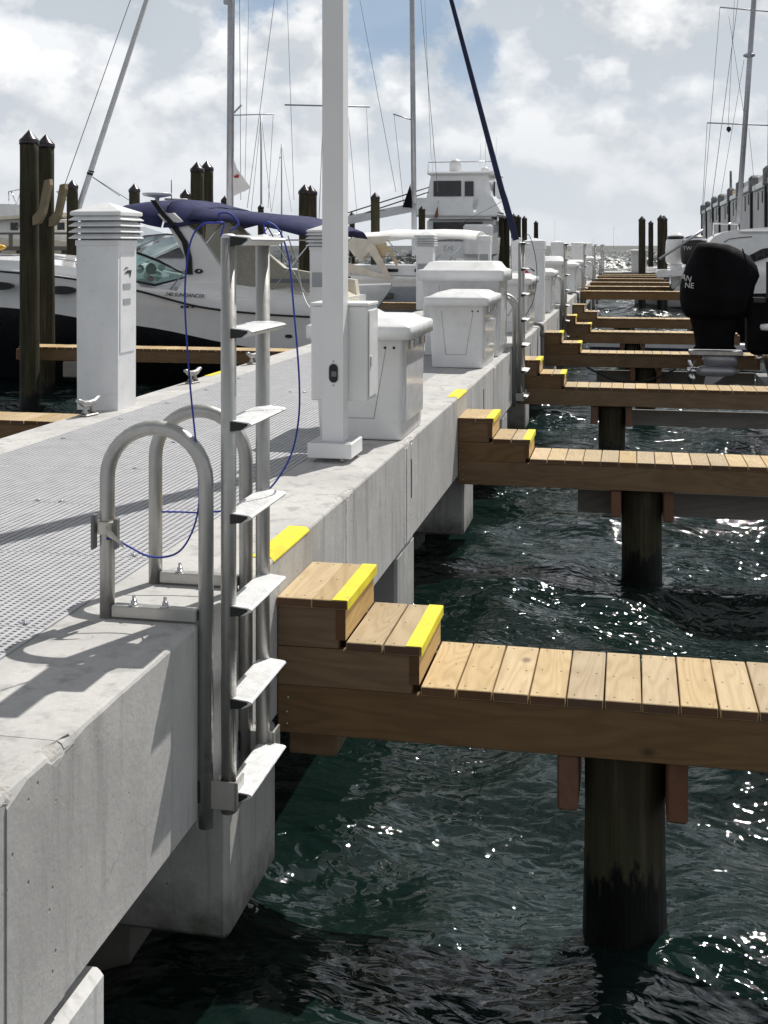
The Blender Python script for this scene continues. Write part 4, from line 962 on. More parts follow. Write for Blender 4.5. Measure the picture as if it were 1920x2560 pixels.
# --- cruiser with navy canopy -------------------------------------------
cy0, cyc = 22.3, 24.15       # near side and centre line
cr = empty('cabin_cruiser', (-9.5, cyc, 0), 'white cabin cruiser with black lower hull and navy canopy, left of the pier', 'boat')
CX0 = -5.75
pl = lambda s_, y, z: (CX0-s_, cyc-y, z)
hull(cr, pl, 11.0, 3.7, [(0, 1.72), (0.18, 1.80), (0.35, 1.98), (0.6, 2.30), (0.8, 2.48), (1, 2.60)], [(0, 0.93), (0.15, 0.99), (0.45, 1.0), (0.7, 0.80), (0.88, 0.45), (1, 0.03)],
     [(0, 0.62), (0.13, 0.80), (0.35, 1.20), (0.6, 1.50), (0.8, 1.62), (1, 1.8)], ['gelcoat', 'black_hull'], flare=0.05)
m = MB()   # rub rail
pts = [(-5.9, cy0-0.03, 1.42), (-7.0, cy0-0.03, 1.47), (-8.29, cy0-0.035, 1.60), (-9.7, cy0-0.035, 1.93), (-11.2, cy0-0.03, 2.16), (-12.6, cy0+0.05, 2.27), (-13.9, cy0+0.45, 2.36)]
MB().tube(smooth_path(pts, 6), 0.022, 6).build('rub_rail', 'black_plastic', cr)
rail = [PY(0, 672, cy0), PY(180, 690, cy0), PY(240, 700, cy0+0.1)]
MB().tube([(-9.9, cy0+0.1, 2.16), (-10.0, cy0+0.1, 2.36), (-11.3, cy0+0.1, 2.52), (-13.2, cy0+0.35, 2.66), (-14.5, cy0+0.8, 2.75)], 0.013, 6).build('bow_rail', 'stainless', cr)
for xx, dz in ((-10.9, 0.30), (-12.1, 0.34), (-13.2, 0.34)):
    MB().tube([(xx, cy0+0.12, 2.20), (xx-0.08, cy0+0.15, 2.22+dz)], 0.011, 6).build('stanchion', 'stainless', cr)
# deck mouldings: foredeck and cabin side
def cabin(prof, ya, yb, mat, name, inset=0.35):
    """side profile prism with tumblehome"""
    m = MB(); n = len(prof)
    zmin = min(p[1] for p in prof)
    def rg_(y, s_): return [(x, y+s_*(z-zmin)*inset, z) for x, z in prof]
    m.loft([rg_(ya, 1), rg_(yb, -1)], 0, smooth=False); return m.build(name, mat, cr)
cabin([(-9.6, 1.95), (-9.75, 2.12), (-10.9, 2.33), (-12.3, 2.48), (-13.8, 2.55), (-14.6, 2.50), (-14.0, 2.38), (-11.5, 2.2)], cy0+0.25, 26.0-0.25, 'gelcoat', 'foredeck', 0.2)
# side window: dark frame, tinted pane, things seen inside
wf = [PY(u, v, cy0+0.28) for u, v in [(327, 626), (396, 652), (473, 691), (387, 713), (327, 701)]]
fr = MB().tube(wf+[wf[0]], 0.028, 6).build('window_frame', 'black_plastic', cr)
g = MB(); g.prism([(p.x, p.z) for p in wf], 'Y', cy0+0.29, cy0+0.30); g.build('side_window', 'tinted_glass', cr)
wu = [PY(u, v, cy0+0.45) for u, v in [(340, 560), (375, 572), (432, 590), (458, 640), (466, 680), (396, 652), (330, 626)]]
g = MB(); g.prism([(p.x, p.z) for p in wu], 'Y', cy0+0.45, cy0+0.455); g.build('side_curtain', 'clear_vinyl', cr)
for (u, v, rr_, mt) in [(350, 672, 0.09, 'stainless'), (366, 688, 0.07, 'white_plastic'), (378, 672, 0.12, 'black_plastic'), (393, 690, 0.10, 'stainless'), (404, 668, 0.08, 'white_plastic'), (376, 697, 0.07, 'red_paint')]:
    p = PY(u, v, cy0+0.7); MB().lathe([(0.01, -rr_), (rr_*0.8, -rr_*0.6), (rr_, 0), (rr_*0.7, rr_*0.7), (0.01, rr_)], tuple(p), 12).build('cockpit_gear', mt, cr)
wsh = [PY(u, v, 24.0) for u, v in [(130, 655), (240, 585), (330, 540), (350, 600), (260, 675), (140, 690)]]
m = MB(); 
for ya, yb in ((cy0+0.45, 24.1), (24.1, 25.8)):
    m.add([(-11.15, ya, 2.33), (-11.35 if ya < 24 else -11.15, yb, 2.33), (-9.7 if ya < 24 else -9.6, yb, 3.02), (-9.6, ya, 2.98)], [(0, 1, 2, 3)], 0)
m.build('windscreen', 'tinted_glass', cr)
MB().tube([(-11.15, cy0+0.45, 2.32), (-9.6, cy0+0.45, 2.98), (-9.7, 24.1, 3.03), (-9.6, 25.8, 2.98), (-11.15, 25.8, 2.32)], 0.022, 6).build('windscreen_frame', 'stainless', cr)
MB().tube([(-11.35, 24.1, 2.33), (-9.7, 24.1, 3.03)], 0.02, 6).build('windscreen_post', 'stainless', cr)
# radar arch: near leg, far leg, top
def arch_leg(y0_, y1_, mat='gelcoat'):
    out = [(u, v) for u, v in [(427, 520), (452, 553), (480, 565), (545, 668), (560, 720), (560, 850)]]
    o = [(-9.22, 3.42), (-8.90, 3.44), (-8.35, 3.00), (-7.85, 2.30), (-7.55, 1.80), (-8.55, 1.80), (-8.62, 2.15), (-8.66, 2.60), (-8.95, 3.10)]
    MB().prism(o, 'Y', y0_, y1_).build('arch_leg', mat, cr)
arch_leg(cy0+0.16, cy0+0.32); arch_leg(25.75, 25.9, 'cream_gelcoat')
MB().prism([(-9.18, 3.36), (-9.16, 3.46), (-8.98, 3.44), (-8.90, 3.36)], 'Y', cy0+0.3, 25.8).build('arch_top', 'gelcoat', cr)
bandp = [PY(u, v, cy0+0.12) for u, v in [(383, 500), (405, 532), (435, 565), (462, 605), (472, 645), (474, 686)]]
m = MB(); m.loft([[(p.x-0.06, p.y-0.02, p.z), (p.x+0.055, p.y-0.02, p.z), (p.x+0.055, p.y+0.05, p.z), (p.x-0.06, p.y+0.05, p.z)] for p in bandp], 0, smooth=False); m.build('arch_trim', 'black_hull', cr)
# cockpit side, coaming and far side moulding
MB().prism([(-8.9, 1.75), (-8.7, 2.08), (-7.85, 2.06), (-7.2, 1.98), (-6.4, 1.86), (-6.0, 1.80), (-6.0, 1.60), (-8.8, 1.60)], 'Y', cy0+0.14, cy0+0.34).build('coaming', 'gelcoat', cr)
MB().prism([(-9.4, 1.7), (-9.3, 3.3), (-8.75, 3.3), (-8.1, 2.75), (-7.5, 2.3), (-6.6, 2.15), (-5.9, 2.05), (-5.85, 1.7)], 'Y', 25.45, 25.75).build('far_side_moulding', 'cream_gelcoat', cr)
MB().box(-8.1, -6.3, 25.40, 25.44, 1.98, 2.06).build('grab_recess', 'grey_print', cr)
MB().prism([(-7.3, 1.55), (-7.35, 1.80), (-7.0, 1.92), (-6.1, 1.86), (-5.75, 1.70), (-5.7, 1.45)], 'Y', cy0+0.5, 25.2).build('aft_seat', 'cream_gelcoat', cr)
MB().prism([(-5.8, 1.15), (-5.8, 1.45), (-5.45, 1.40), (-5.15, 1.25), (-5.0, 1.05), (-5.0, 0.85), (-5.8, 0.75)], 'Y', cy0+0.15, 26.0-0.15).build('swim_platform', 'gelcoat', cr)
# bimini: three canopy sections
def canopy2(tab, ya, yb, mat, parent, name, t=0.02, seed=1):
    rn_ = random.Random(seed); grid = []
    for x, zt_, zb in tab:
        row = []
        for j in range(15):
            f = j/14; a = abs(2*f-1)
            z = zb+(zt_-zb)*(1-a**5)**0.6+0.008*math.sin(j*1.9+x*7)
            row.append((x+0.015*math.sin(j*1.3), ya+(yb-ya)*f, z))
        grid.append(row)
    return MB().sheet(grid, t).build(name, mat, parent)
def canopy(xs, zs_near, ya, yb, crown, mat, parent, name='canopy', drop=0.12, t=0.025):
    grid = []
    for x, z in zip(xs, zs_near):
        row = []
        for j in range(11):
            f = j/10; y = ya+(yb-ya)*f
            row.append((x, y, z-drop*(1 if j in (0, 10) else 0)+crown*(1-(2*f-1)**2)))
        grid.append(row)
    return MB().sheet(grid, t).build(name, mat, parent)
canopy2([(-10.32, 3.50, 3.46), (-10.1, 3.64, 3.40), (-9.75, 3.70, 3.31), (-9.4, 3.73, 3.22), (-9.12, 3.74, 3.17)], cy0+0.1, 26.1, 'navy_canvas', cr, 'front_canopy')
canopy2([(-9.08, 3.75, 3.17), (-8.85, 3.73, 3.16), (-8.6, 3.66, 3.20), (-8.3, 3.58, 3.27)], cy0+0.1, 26.1, 'navy_canvas', cr, 'middle_canopy', seed=2)
canopy2([(-8.55, 3.60, 3.33), (-8.2, 3.54, 3.31), (-7.8, 3.50, 3.29), (-7.2, 3.44, 3.22), (-6.7, 3.40, 3.12), (-6.25, 3.30, 3.00), (-5.92, 3.18, 2.98), (-5.75, 3.10, 2.96)], cy0+0.05, 26.1, 'navy_canvas', cr, 'aft_canopy', seed=3)
for a, b_ in [((-9.0, 1.9), (-7.9, 3.25)), ((-6.2, 1.85), (-7.0, 3.2)), ((-6.9, 1.9), (-6.0, 3.0)), ((-6.5, 1.1+0.8), (-6.5, 2.6))]:
    MB().tube([(a[0], cy0+0.25, a[1]), (b_[0], cy0+0.25, b_[1])], 0.014, 6).build('canopy_strut', 'stainless', cr)
    MB().tube([(a[0], 25.7, a[1]), (b_[0], 25.7, b_[1])], 0.014, 6).build('canopy_strut', 'stainless', cr)
MB().tube([(-7.2, cy0+0.25, 2.9), (-5.9, cy0+0.25, 2.9)], 0.014, 6).build('canopy_strut', 'stainless', cr)
for (x, z, a_) in ((-11.2, 1.90, 0.33), (-12.62, 1.97, 0.33)):
    yq = cy0+0.02 if x > -12 else cy0+0.13
    MB().prism([(x+a_*math.cos(t), z+0.085*math.sin(t)) for t in [2*math.pi*k/20 for k in range(20)]], 'Y', yq-0.05, yq+0.02).build('porthole', 'dark_window', cr)
radp = PY(393, 482, 24.0)
MB().lathe([(0.02, -0.32), (0.05, -0.06), (0.28, -0.02), (0.32, 0.03), (0.30, 0.05), (0.02, 0.07)], (radp.x, 24.0, radp.z-0.05), 18).build('radar_dome', 'white_plastic', cr)
MB().tube([(radp.x+0.28, 24.1, radp.z-0.35), (radp.x+0.28, 24.1, radp.z+0.28)], [0.012, 0.012], 6).build('antenna', 'pvc_grey', cr)
MB().tube([(radp.x+0.05, 24.3, radp.z-0.12), (radp.x+0.55, 24.3, radp.z-0.14), (radp.x+0.57, 24.3, radp.z-0.4)], 0.025, 8).build('light_bar', 'white_plastic', cr)
# marks on the side
p = PY(497, 678, cy0+0.14); q = [(p.x+0.088*math.cos(t), p.z+0.048*math.sin(t)) for t in [2*math.pi*k/20 for k in range(20)]]
MB().prism(q, 'Y', cy0+0.130, cy0+0.137).build('oval_emblem', 'black_print', cr)
MB().prism([(p.x-0.03, p.z-0.022), (p.x+0.005, p.z+0.02), (p.x+0.045, p.z+0.024), (p.x+0.02, p.z+0.005), (p.x+0.03, p.z-0.02), (p.x-0.005, p.z+0.0)], 'Y', cy0+0.124, cy0+0.129).build('emblem_mark', 'gelcoat', cr)
p = PY(462, 738, cy0-0.04); lettering('340 SUNDANCER', 0.105, p, (R_(90), R_(2.5), 0), 'black_print', cr, 0.25)
for u in (455, 468, 482): 
    p = PY(u, 767, cy0-0.03); MB().lathe([(0.03, -0.02), (0.03, 0.02)], tuple(p), 10).build('through_hull', 'black_plastic', cr)
p = PY(716, 842, cy0-0.02); MB().prism([(p.x+0.075*math.cos(t), p.z+0.035*math.sin(t)) for t in [2*math.pi*k/16 for k in range(16)]], 'Y', cy0+0.12, cy0+0.14).build('vent', 'black_plastic', cr)

# --- sloop with cream awning --------------------------------------------
sy = 38.4
sb = empty('sailboat', (-7.5, sy+1.7, 0), 'pale blue hulled sailboat with cream awning behind the white post', 'boat')
hull(sb, lambda s_, y, z: (-11.2+s_, sy+1.7+y, z), 8.6, 3.4, [(0, 1.85), (0.5, 1.78), (1, 1.95)], [(0, 0.86), (0.3, 1.0), (0.6, 0.92), (0.85, 0.5), (1, 0.03)], [(0, 1.42), (1, 1.5)], ['gelcoat', 'grey_hull'], flare=0.03, chine=0.15)
MB().box(-8.42, -7.62, sy-0.03, sy+0.02, 1.06, 1.25, c=0.01).build('hull_window', 'dark_window', sb)
MB().box(-11.0, -4.0, sy-0.03, sy-0.002, 1.405, 1.43).build('stripe', 'grey_print', sb)
MB().prism([(-9.9, 1.8), (-9.8, 2.05), (-8.6, 2.15), (-6.4, 2.12), (-5.2, 1.95), (-4.8, 1.8)], 'Y', sy+0.5, sy+2.9).build('coachroof', 'gelcoat', sb)
for x in (-9.3, -8.1, -7.0, -6.0): MB().box(x, x+0.55, sy+0.47, sy+0.49, 1.92, 2.02).build('cabin_window', 'dark_window', sb)
MB().box(-9.7, -9.05, sy-0.05, sy+0.1, 1.62, 1.78, c=0.03).build('fender', 'black_hull', sb)
for k in range(6):
    x = -10.2+k*1.15; MB().tube([(x, sy+0.08, 1.8), (x, sy+0.08, 2.42)], 0.014, 6).build('stanchion', 'stainless', sb)
MB().tube([(-10.3, sy+0.08, 2.42), (-4.4, sy+0.08, 2.42)], 0.007, 5).build('lifeline', 'wire', sb)
canopy([-9.55, -9.0, -8.4, -7.8, -7.0, -6.2, -5.5, -4.95], [3.00, 3.02, 3.06, 3.14, 3.12, 3.14, 3.12, 3.06], sy+0.2, sy+3.2, 0.20, 'white_canvas', sb, 'awning', 0.10, 0.03)
# hanging awning flap with folded tan corner
def flap(pts, y, mat, nm, t=0.02): 
    return MB().prism([(PY(u, v, y).x, PY(u, v, y).z) for u, v in pts], 'Y', y, y+t).build(nm, mat, sb)
flap([(868, 597), (905, 592), (975, 590), (962, 608), (935, 620), (930, 640), (905, 655), (885, 640), (868, 616)], sy+0.15, 'cream_canvas', 'awning_flap')
flap([(928, 616), (966, 606), (968, 625), (960, 650), (945, 640)], sy+0.10, 'tan_canvas', 'folded_corner')
flap([(966, 620), (975, 618), (995, 655), (992, 668), (985, 655)], sy+0.12, 'tan_canvas', 'folded_corner')
flap([(866, 656), (895, 664), (930, 679), (958, 684), (922, 630), (900, 656), (890, 640), (925, 610), (938, 615), (980, 698), (930, 691), (866, 680)], sy-0.05, 'cream_canvas', 'awning_skirt')
for a, b_ in [((-7.9, 3.0), (-7.2, 2.2)), ((-6.6, 3.05), (-7.1, 2.2)), ((-5.6, 3.05), (-6.3, 2.3)), ((-5.3, 3.0), (-5.9, 2.2)), ((-6.5, 3.0), (-5.6, 2.3))]:
    MB().tube([(a[0], sy+0.3, a[1]), (b_[0], sy+0.3, b_[1])], 0.018, 6).build('awning_strut', 'stainless', sb)
p = PY(1028, 743, sy-0.04); lettering('Wave Dancer'[:0] + 'SAIL', 0.001, p, (R_(90), 0, 0), 'grey_print', sb) if False else None
p = PY(1146, 657, sy+1.0); MB().lathe([(0.02, -0.22), (0.16, -0.16), (0.20, 0), (0.16, 0.12), (0.02, 0.17)], tuple(p), 16).build('satellite_dome', 'white_plastic', sb)

# --- masts and rigging -----------------------------------------------------
def mast(name, pts, r, mat, label, cat='mast', parts=(), n=12):
    e = empty(name, tuple(pts[0]), label, cat)
    MB().tube(pts, r, n).build('spar', mat, e)
    for nm, pp, rr_, mt in parts: MB().tube(pp, rr_, 6).build(nm, mt, e)
    return e
def up(u0, v0, u1, v1, Y, f=1.0):
    """straight line through two photographed points, run on upwards by f"""
    a = PY(u0, v0, Y); b_ = PY(u1, v1, Y); return [a, a+(b_-a)*f]
Y1 = 34.0
def smallboat(x, y, L, bw, zs, label, mats, dirn=1, extra=None):
    e = empty('sailboat', (x, y, 0), label, 'boat')
    hull(e, lambda s_, yy_, z: (x+dirn*(s_-L/2), y+yy_, z), L, bw, [(0, zs), (0.5, zs-0.05), (1, zs+0.2)], [(0, 0.8), (0.35, 1.0), (0.7, 0.8), (1, 0.03)], [(0, 0.35), (1, 0.45)], mats, flare=0.05)
    MB().prism([(x-L*0.25, zs-0.05), (x-L*0.22, zs+0.38), (x+L*0.12, zs+0.30), (x+L*0.2, zs-0.05)], 'Y', y-bw*0.28, y+bw*0.28).build('coachroof', 'gelcoat', e)
    return e
b1 = smallboat(-12.3, Y1, 11, 3.4, 1.5, 'white sloop with the thick grey mast, hidden behind the cruiser', ['gelcoat', 'grey_hull'])
def part_tubes(e, lst):
    for nm, pp, rr_, mt in lst: MB().tube(pp, rr_, 8 if isinstance(rr_, float) and rr_ > 0.03 else 5).build(nm, mt, e)
pm = up(573, 540, 577, 0, Y1, 1.6); pm[0] = Vector((pm[0].x, Y1, 1.6))
part_tubes(b1, [('mast', pm, 0.105, 'mast_metal'), ('mast_track', [p+Vector((0.11, -0.02, 0)) for p in pm], 0.02, 'mast_metal'),
    ('spreader', [PY(577, 290, Y1), PY(604, 262, Y1)], 0.03, 'mast_metal'), ('spreader', [PY(585, 288, Y1), PY(684, 285, Y1)], 0.018, 'mast_metal'),
    ('shroud', up(602, 500, 599, 0, Y1, 1.4), 0.009, 'wire'), ('shroud', up(683, 285, 670, 520, Y1), 0.007, 'wire'), ('shroud', up(618, 520, 652, 260, Y1, 2.2), 0.009, 'wire')])
for u, v in ((573, 6),): MB().box(PY(u, v, Y1).x-0.16, PY(u, v, Y1).x+0.05, Y1-0.06, Y1+0.06, PY(u, v, Y1).z-0.05, PY(u, v, Y1).z+0.12).build('mast_fitting', 'mast_metal', b1)
fl = empty('club_flag', PY(584, 398, Y1), 'pale triangular flag with small red emblem beside the thick mast', 'flag')
g = [PY(584, 396, Y1-0.2), PY(592, 420, Y1-0.2), PY(628, 470, Y1-0.2), PY(584, 490, Y1-0.2)]
MB().prism([(p.x, p.z) for p in g], 'Y', Y1-0.21, Y1-0.20).build('cloth', 'flag_white', fl)
p = PY(592, 440, Y1-0.22); MB().prism([(p.x-0.08, p.z-0.05), (p.x+0.05, p.z-0.05), (p.x+0.08, p.z+0.05), (p.x+0.03, p.z+0.01), (p.x+0.01, p.z+0.07), (p.x-0.03, p.z+0.01), (p.x-0.09, p.z+0.02)], 'Y', Y1-0.225, Y1-0.212).build('emblem', 'flag_red', fl)
# leaning furled headsail on the left
hs = up(200, 510, 367, 0, 33, 1.5)
mast('furled_headsail', [hs[0]-Vector((0.35, 0, 1.1)), hs[0], hs[1]], [0.085, 0.085, 0.07], 'pale_cover', 'white furled headsail leaning right above the nearest pedestal', 'sail', [
    ('black_band', [PY(225, 434, 33)-Vector((0.012, 0, 0.035)), PY(225, 434, 33)+Vector((0.012, 0, 0.035))], 0.098, 'black_plastic'), ('black_band', [PY(228, 428, 33)-Vector((0.006, 0, 0.02)), PY(228, 428, 33)+Vector((0.006, 0, 0.02))], 0.098, 'black_plastic')])
e = empty('rigging', PY(230, 440, 33), 'thin stays running either side of the leaning furled headsail', 'rigging')
part_tubes(e, [('stay', up(152, 490, 326, 0, 33.2, 1.3), 0.012, 'wire'), ('sheet_line', [PY(230, 442, 33), PY(300, 490, 33)], 0.010, 'wire'), ('sheet_line', [PY(231, 442, 33), PY(322, 500, 33)], 0.010, 'wire')])
# boom boat with third mast
Y3 = 45.0
b3 = smallboat(-9.0, Y3, 11, 3.4, 1.7, 'sloop with long grey boom behind the cream awning', ['gelcoat', 'gelcoat'], -1)
pm = up(1036, 640, 1030, 0, Y3, 1.5)
part_tubes(b3, [('mast', pm, 0.10, 'mast_metal'), ('spreader', [PY(1033, 301, Y3), PY(983, 285, Y3)], 0.03, 'mast_metal'),
    ('shroud', up(985, 285, 1010, 520, Y3), 0.009, 'wire'), ('shroud', up(916, 268, 930, 560, Y3), 0.009, 'wire'), ('shroud', up(990, 480, 900, 0, Y3, 1.2), 0.010, 'wire'), ('shroud', up(1095, 480, 1052, 0, Y3, 1.2), 0.010, 'wire'),
    ('guy', [PY(870, 532, Y3), PY(1072, 468, Y3)], 0.025, 'black_plastic'), ('guy', [PY(890, 540, Y3), PY(1072, 480, Y3)], 0.025, 'black_plastic')])
bo = [PY(800, 565, Y3), PY(1040, 518, Y3)]
m = MB(); m.loft([[(p.x, Y3-0.09, p.z-0.15), (p.x, Y3+0.09, p.z-0.15), (p.x, Y3+0.10, p.z+0.10), (p.x, Y3, p.z+0.18), (p.x, Y3-0.10, p.z+0.10)] for p in bo], 0, smooth=False); m.build('boom', 'mast_metal', b3)
MB().prism([(PY(u, v, Y3-0.3).x, PY(u, v, Y3-0.3).z) for u, v in [(1026, 460), (1030, 500), (1030, 520), (1006, 518)]], 'Y', Y3-0.32, Y3-0.28).build('spinnaker_bag', 'black_fabric', b3)
# distant thin masts
def far_mast(u, v0, v1, Y, r, label, spr=()):
    a = PY(u, v0, Y); b_ = PY(u, v1, Y)
    e = empty('distant_mast', (a.x, Y, b_.z), label, 'mast', 'bare masts of distant sailboats')
    MB().tube([(a.x, Y, 1.0), tuple(a)], [r, r*0.7], 8).build('spar', 'mast_metal', e)
    for (ua, va, ub, vb) in spr: MB().tube([PY(ua, va, Y), PY(ub, vb, Y)], r*0.45, 5).build('spreader', 'mast_metal', e)
    MB().tube([PY(u-25, v1, Y), a], r*0.18, 4).build('stay', 'wire', e); MB().tube([PY(u+25, v1, Y), a], r*0.18, 4).build('stay', 'wire', e)
far_mast(653, 285, 530, 62, 0.07, 'thin dark mast just right of the pale flag')
far_mast(704, 360, 530, 70, 0.055, 'short thin mast with small fittings left of the white post', [(698, 395, 704, 393)])
far_mast(822, -60, 560, 55, 0.09, 'tall mast mostly hidden behind the white post', [(712, 262, 925, 267)])
False and far_mast(756, 350, 530, 90, 0.05, 'faint mast close to the left edge of the white post')
False and far_mast(880, 300, 545, 80, 0.05, 'faint leaning rigged mast right of the white post')
far_mast(1190, 300, 400, 120, 0.04, 'whip thin aerial mast above the motor yacht') if False else None
wires = [(718, 0, 735, 500), (622, 0, 612, 480), (893, 540, 870, 290), (1078, 400, 1062, 0)]
for k, (a, b_, c_, d_) in enumerate(wires):
    Yw = 40+k*3
    o = MB().tube([PY(a, b_, Yw), PY(c_, d_, Yw)], 0.009, 4).build('stay_wire', 'wire')
    tag(o, ['fine stay wire left of the white post, long one', 'fine stay wire beside the thick mast', 'fine stay above the sloping boom', 'fine vertical stay right of the third mast'][k], 'stay wire', 'thin stays against the sky')
# navy furled sail
fs = [PY(1290, 600, 30), PY(1262, 500, 30), PY(1255, 478, 30), PY(1128, 0, 30)]; fs.append(fs[3]+(fs[3]-fs[1])*0.5)
mast('navy_furled_sail', fs, [0.085, 0.082, 0.075, 0.055, 0.045], 'rope_navy', 'dark navy furled headsail slanting down to the pier', 'sail', [('furling_line', [PY(1150, 560, 30), PY(1262, 500, 30)], 0.006, 'wire')])
# right hand mast
YR = 62.0
b5 = smallboat(5.6, YR, 11, 3.3, 1.7, 'sailboat with tall mast at the right edge, behind the outboards', ['gelcoat', 'gelcoat'])
part_tubes(b5, [('mast', up(1845, 560, 1885, 0, YR, 1.3), 0.13, 'mast_metal'), ('spreader', [PY(1800, 18, YR), PY(1935, 30, YR)], 0.035, 'mast_metal'), ('spreader', [PY(1768, 307, YR), PY(1935, 314, YR)], 0.035, 'mast_metal'),
    ('shroud', [PY(1755, 560, YR), PY(1800, 18, YR)], 0.012, 'wire'), ('shroud', [PY(1756, 520, YR), PY(1768, 307, YR)], 0.012, 'wire'), ('shroud', [PY(1780, 500, YR), PY(1845, 0, YR)], 0.014, 'wire'), ('shroud', [PY(1800, 500, YR), PY(1860, 150, YR)], 0.010, 'wire'),
    ('shroud', [PY(1890, 500, YR), PY(1872, 320, YR)], 0.010, 'wire'), ('shroud', [PY(1918, 480, YR), PY(1925, 0, YR)], 0.016, 'wire'), ('shroud', [PY(1862, 300, YR), PY(1822, 40, YR)], 0.010, 'wire'), ('halyard', [PY(1820, 325, YR), PY(1836, 0, YR)], 0.010, 'wire')])
p = PY(1873, 138, YR); MB().lathe([(0.02, -0.16), (0.28, -0.06), (0.30, 0.02), (0.2, 0.08), (0.02, 0.1)], tuple(p), 14).build('radar_dome', 'mast_metal', b5)
p = PY(1822, 322, YR); MB().lathe([(0.02, -0.18), (0.12, -0.05), (0.10, 0.08), (0.02, 0.12)], tuple(p), 10).build('radar_reflector', 'black_plastic', b5)
# sailboats at anchor on the horizon
def horizon_boat(u, w, vm, Y, label, sgn=1):
    p = PY(u, 613, Y); L = w/3009*Y*CS; x = p.x
    e = empty('anchored_sailboat', (x, Y, 0), label, 'boat', 'sailboats at anchor off the pier')
    hull(e, lambda s_, yy_, z: (x+sgn*(s_-L/2), Y+yy_, z), L, L*0.28, [(0, L*0.105), (0.5, L*0.09), (1, L*0.13)], [(0, 0.7), (0.4, 1), (0.8, 0.6), (1, 0.03)], [(0, 0.1), (1, 0.1)], ['grey_hull', 'black_hull'], n=10)
    MB().prism([(x-L*0.2, L*0.09), (x-L*0.18, L*0.14), (x+L*0.15, L*0.13), (x+L*0.2, L*0.09)], 'Y', Y-L*0.08, Y+L*0.08).build('coachroof', 'gelcoat', e)
    zt = PY(u, vm, Y).z
    MB().tube([(x, Y, L*0.1), (x, Y, zt)], [L*0.008, L*0.005], 6).build('mast', 'mast_metal', e)
    MB().tube([(x, Y, L*0.22), (x-sgn*L*0.33, Y, L*0.2)], L*0.008, 6).build('boom', 'mast_metal', e)
    MB().tube([(x, Y, zt), (x+sgn*L*0.47, Y, L*0.13)], L*0.002, 4).build('stay', 'wire', e)
horizon_boat(1534, 38, 566, 420, 'grey sailboat at anchor beyond the pier head, right one')
horizon_boat(1387, 34, 550, 450, 'sailboat at anchor seen left of the third ladder top')
horizon_boat(1482, 18, 592, 620, 'tiny sailboat at anchor between the far ladders')

# --- flybridge motor yacht seen from astern ------------------------------------
YY = 66.0
yt = empty('motor_yacht', (-9.2, YY+6, 0), 'white flybridge motor yacht seen from astern, radome on top', 'boat')
yx = lambda u: PY(u, 600, YY).x
yz = lambda v: PY(1150, v, YY).z
hull(yt, lambda s_, yy_, z: (-9.75+yy_, YY+s_, z), 14, 4.3, [(0, 3.0), (0.5, 3.4), (1, 4.0)], [(0, 0.95), (0.3, 1), (0.7, 0.8), (1, 0.03)], [(0, 0.6), (1, 1.0)], ['gelcoat', 'black_hull'], flare=0.04)
MB().box(-11.8, -7.75, YY+3.5, YY+8, 3.0, 4.35, c=0.15).build('saloon', 'gelcoat', yt)
MB().box(-11.4, -8.5, YY+3.46, YY+3.49, 3.15, 4.15).build('saloon_door', 'dark_window', yt)
MB().box(-11.95, -7.25, YY+0.2, YY+7, 4.40, 4.62, c=0.08).build('upper_deck', 'gelcoat', yt)
MB().prism([(-12.0, 4.62), (-11.9, 5.45), (-8.66, 5.45), (-8.66, 4.62)], 'Y', YY+0.3, YY+0.5).build('aft_bulwark', 'gelcoat', yt)
m = MB(); m.loft([[(-8.5, y_, 4.62), (-7.0+dx, y_, 4.62), (-7.5+dx, y_, 5.5+dz), (-8.3, y_, 5.5+dz)] for y_, dx, dz in ((YY+0.4, -0.1, 0), (YY+3, -0.15, 0.1), (YY+6, -0.6, 0.0))], 0, smooth=False); m.build('side_bulwark', 'gelcoat', yt)
m = MB(); m.loft([[(-11.4-a*0.9, y_, 5.0), (-7.9+a*0.9, y_, 5.0), (-8.0, y_, zt), (-11.25, y_, zt)] for y_, a, zt in ((YY+1.8, 0.25, 6.80), (YY+5, 0.3, 6.85), (YY+9, 0.2, 6.2))], 0, smooth=False); m.build('flybridge', 'gelcoat', yt)
MB().box(-11.45, -7.55, YY+1.5, YY+6, 6.80, 6.98, c=0.07).build('hardtop', 'gelcoat', yt)
f1 = YY+1.76
MB().box(yx(1072)-0.02, yx(1139)+0.06, f1-0.03, f1, 5.58, 6.46).build('aft_window', 'dark_window', yt)
MB().box(yx(1151)+0.0, yx(1171)+0.06, f1-0.03, f1, 5.58, 6.42).build('aft_door', 'dark_window', yt)
MB().prism([(YY+3, 5.6), (YY+6.5, 5.6), (YY+5.5, 6.45), (YY+3, 6.45)], 'X', -7.82, -7.72).build('side_window', 'dark_window', yt)
MB().lathe([(0.36, 6.98), (0.38, 7.02), (0.38, 7.45), (0.33, 7.62), (0.18, 7.76), (0.02, 7.80)], (-10.0, YY+3, 0), 20).build('radome', 'white_plastic', yt)
MB().lathe([(0.2, 6.98), (0.3, 7.05), (0.28, 7.25), (0.02, 7.4)], (-8.4, YY+4, 0), 16).build('small_radome', 'white_plastic', yt)
MB().tube([(-11.4, YY+1.7, 6.95), (-11.4, YY+1.7, 7.52), (-7.75, YY+1.7, 7.52), (-7.65, YY+1.7, 6.95)], 0.035, 8).build('top_rail', 'stainless', yt)
for x, z1 in ((-11.35, 9.2), (-8.3, 9.3), (-8.6, 8.7), (-7.7, 9.0)): MB().tube([(x, YY+3, 7.0), (x+0.05, YY+3, z1)], [0.02, 0.008], 5).build('antenna', 'white_plastic', yt)
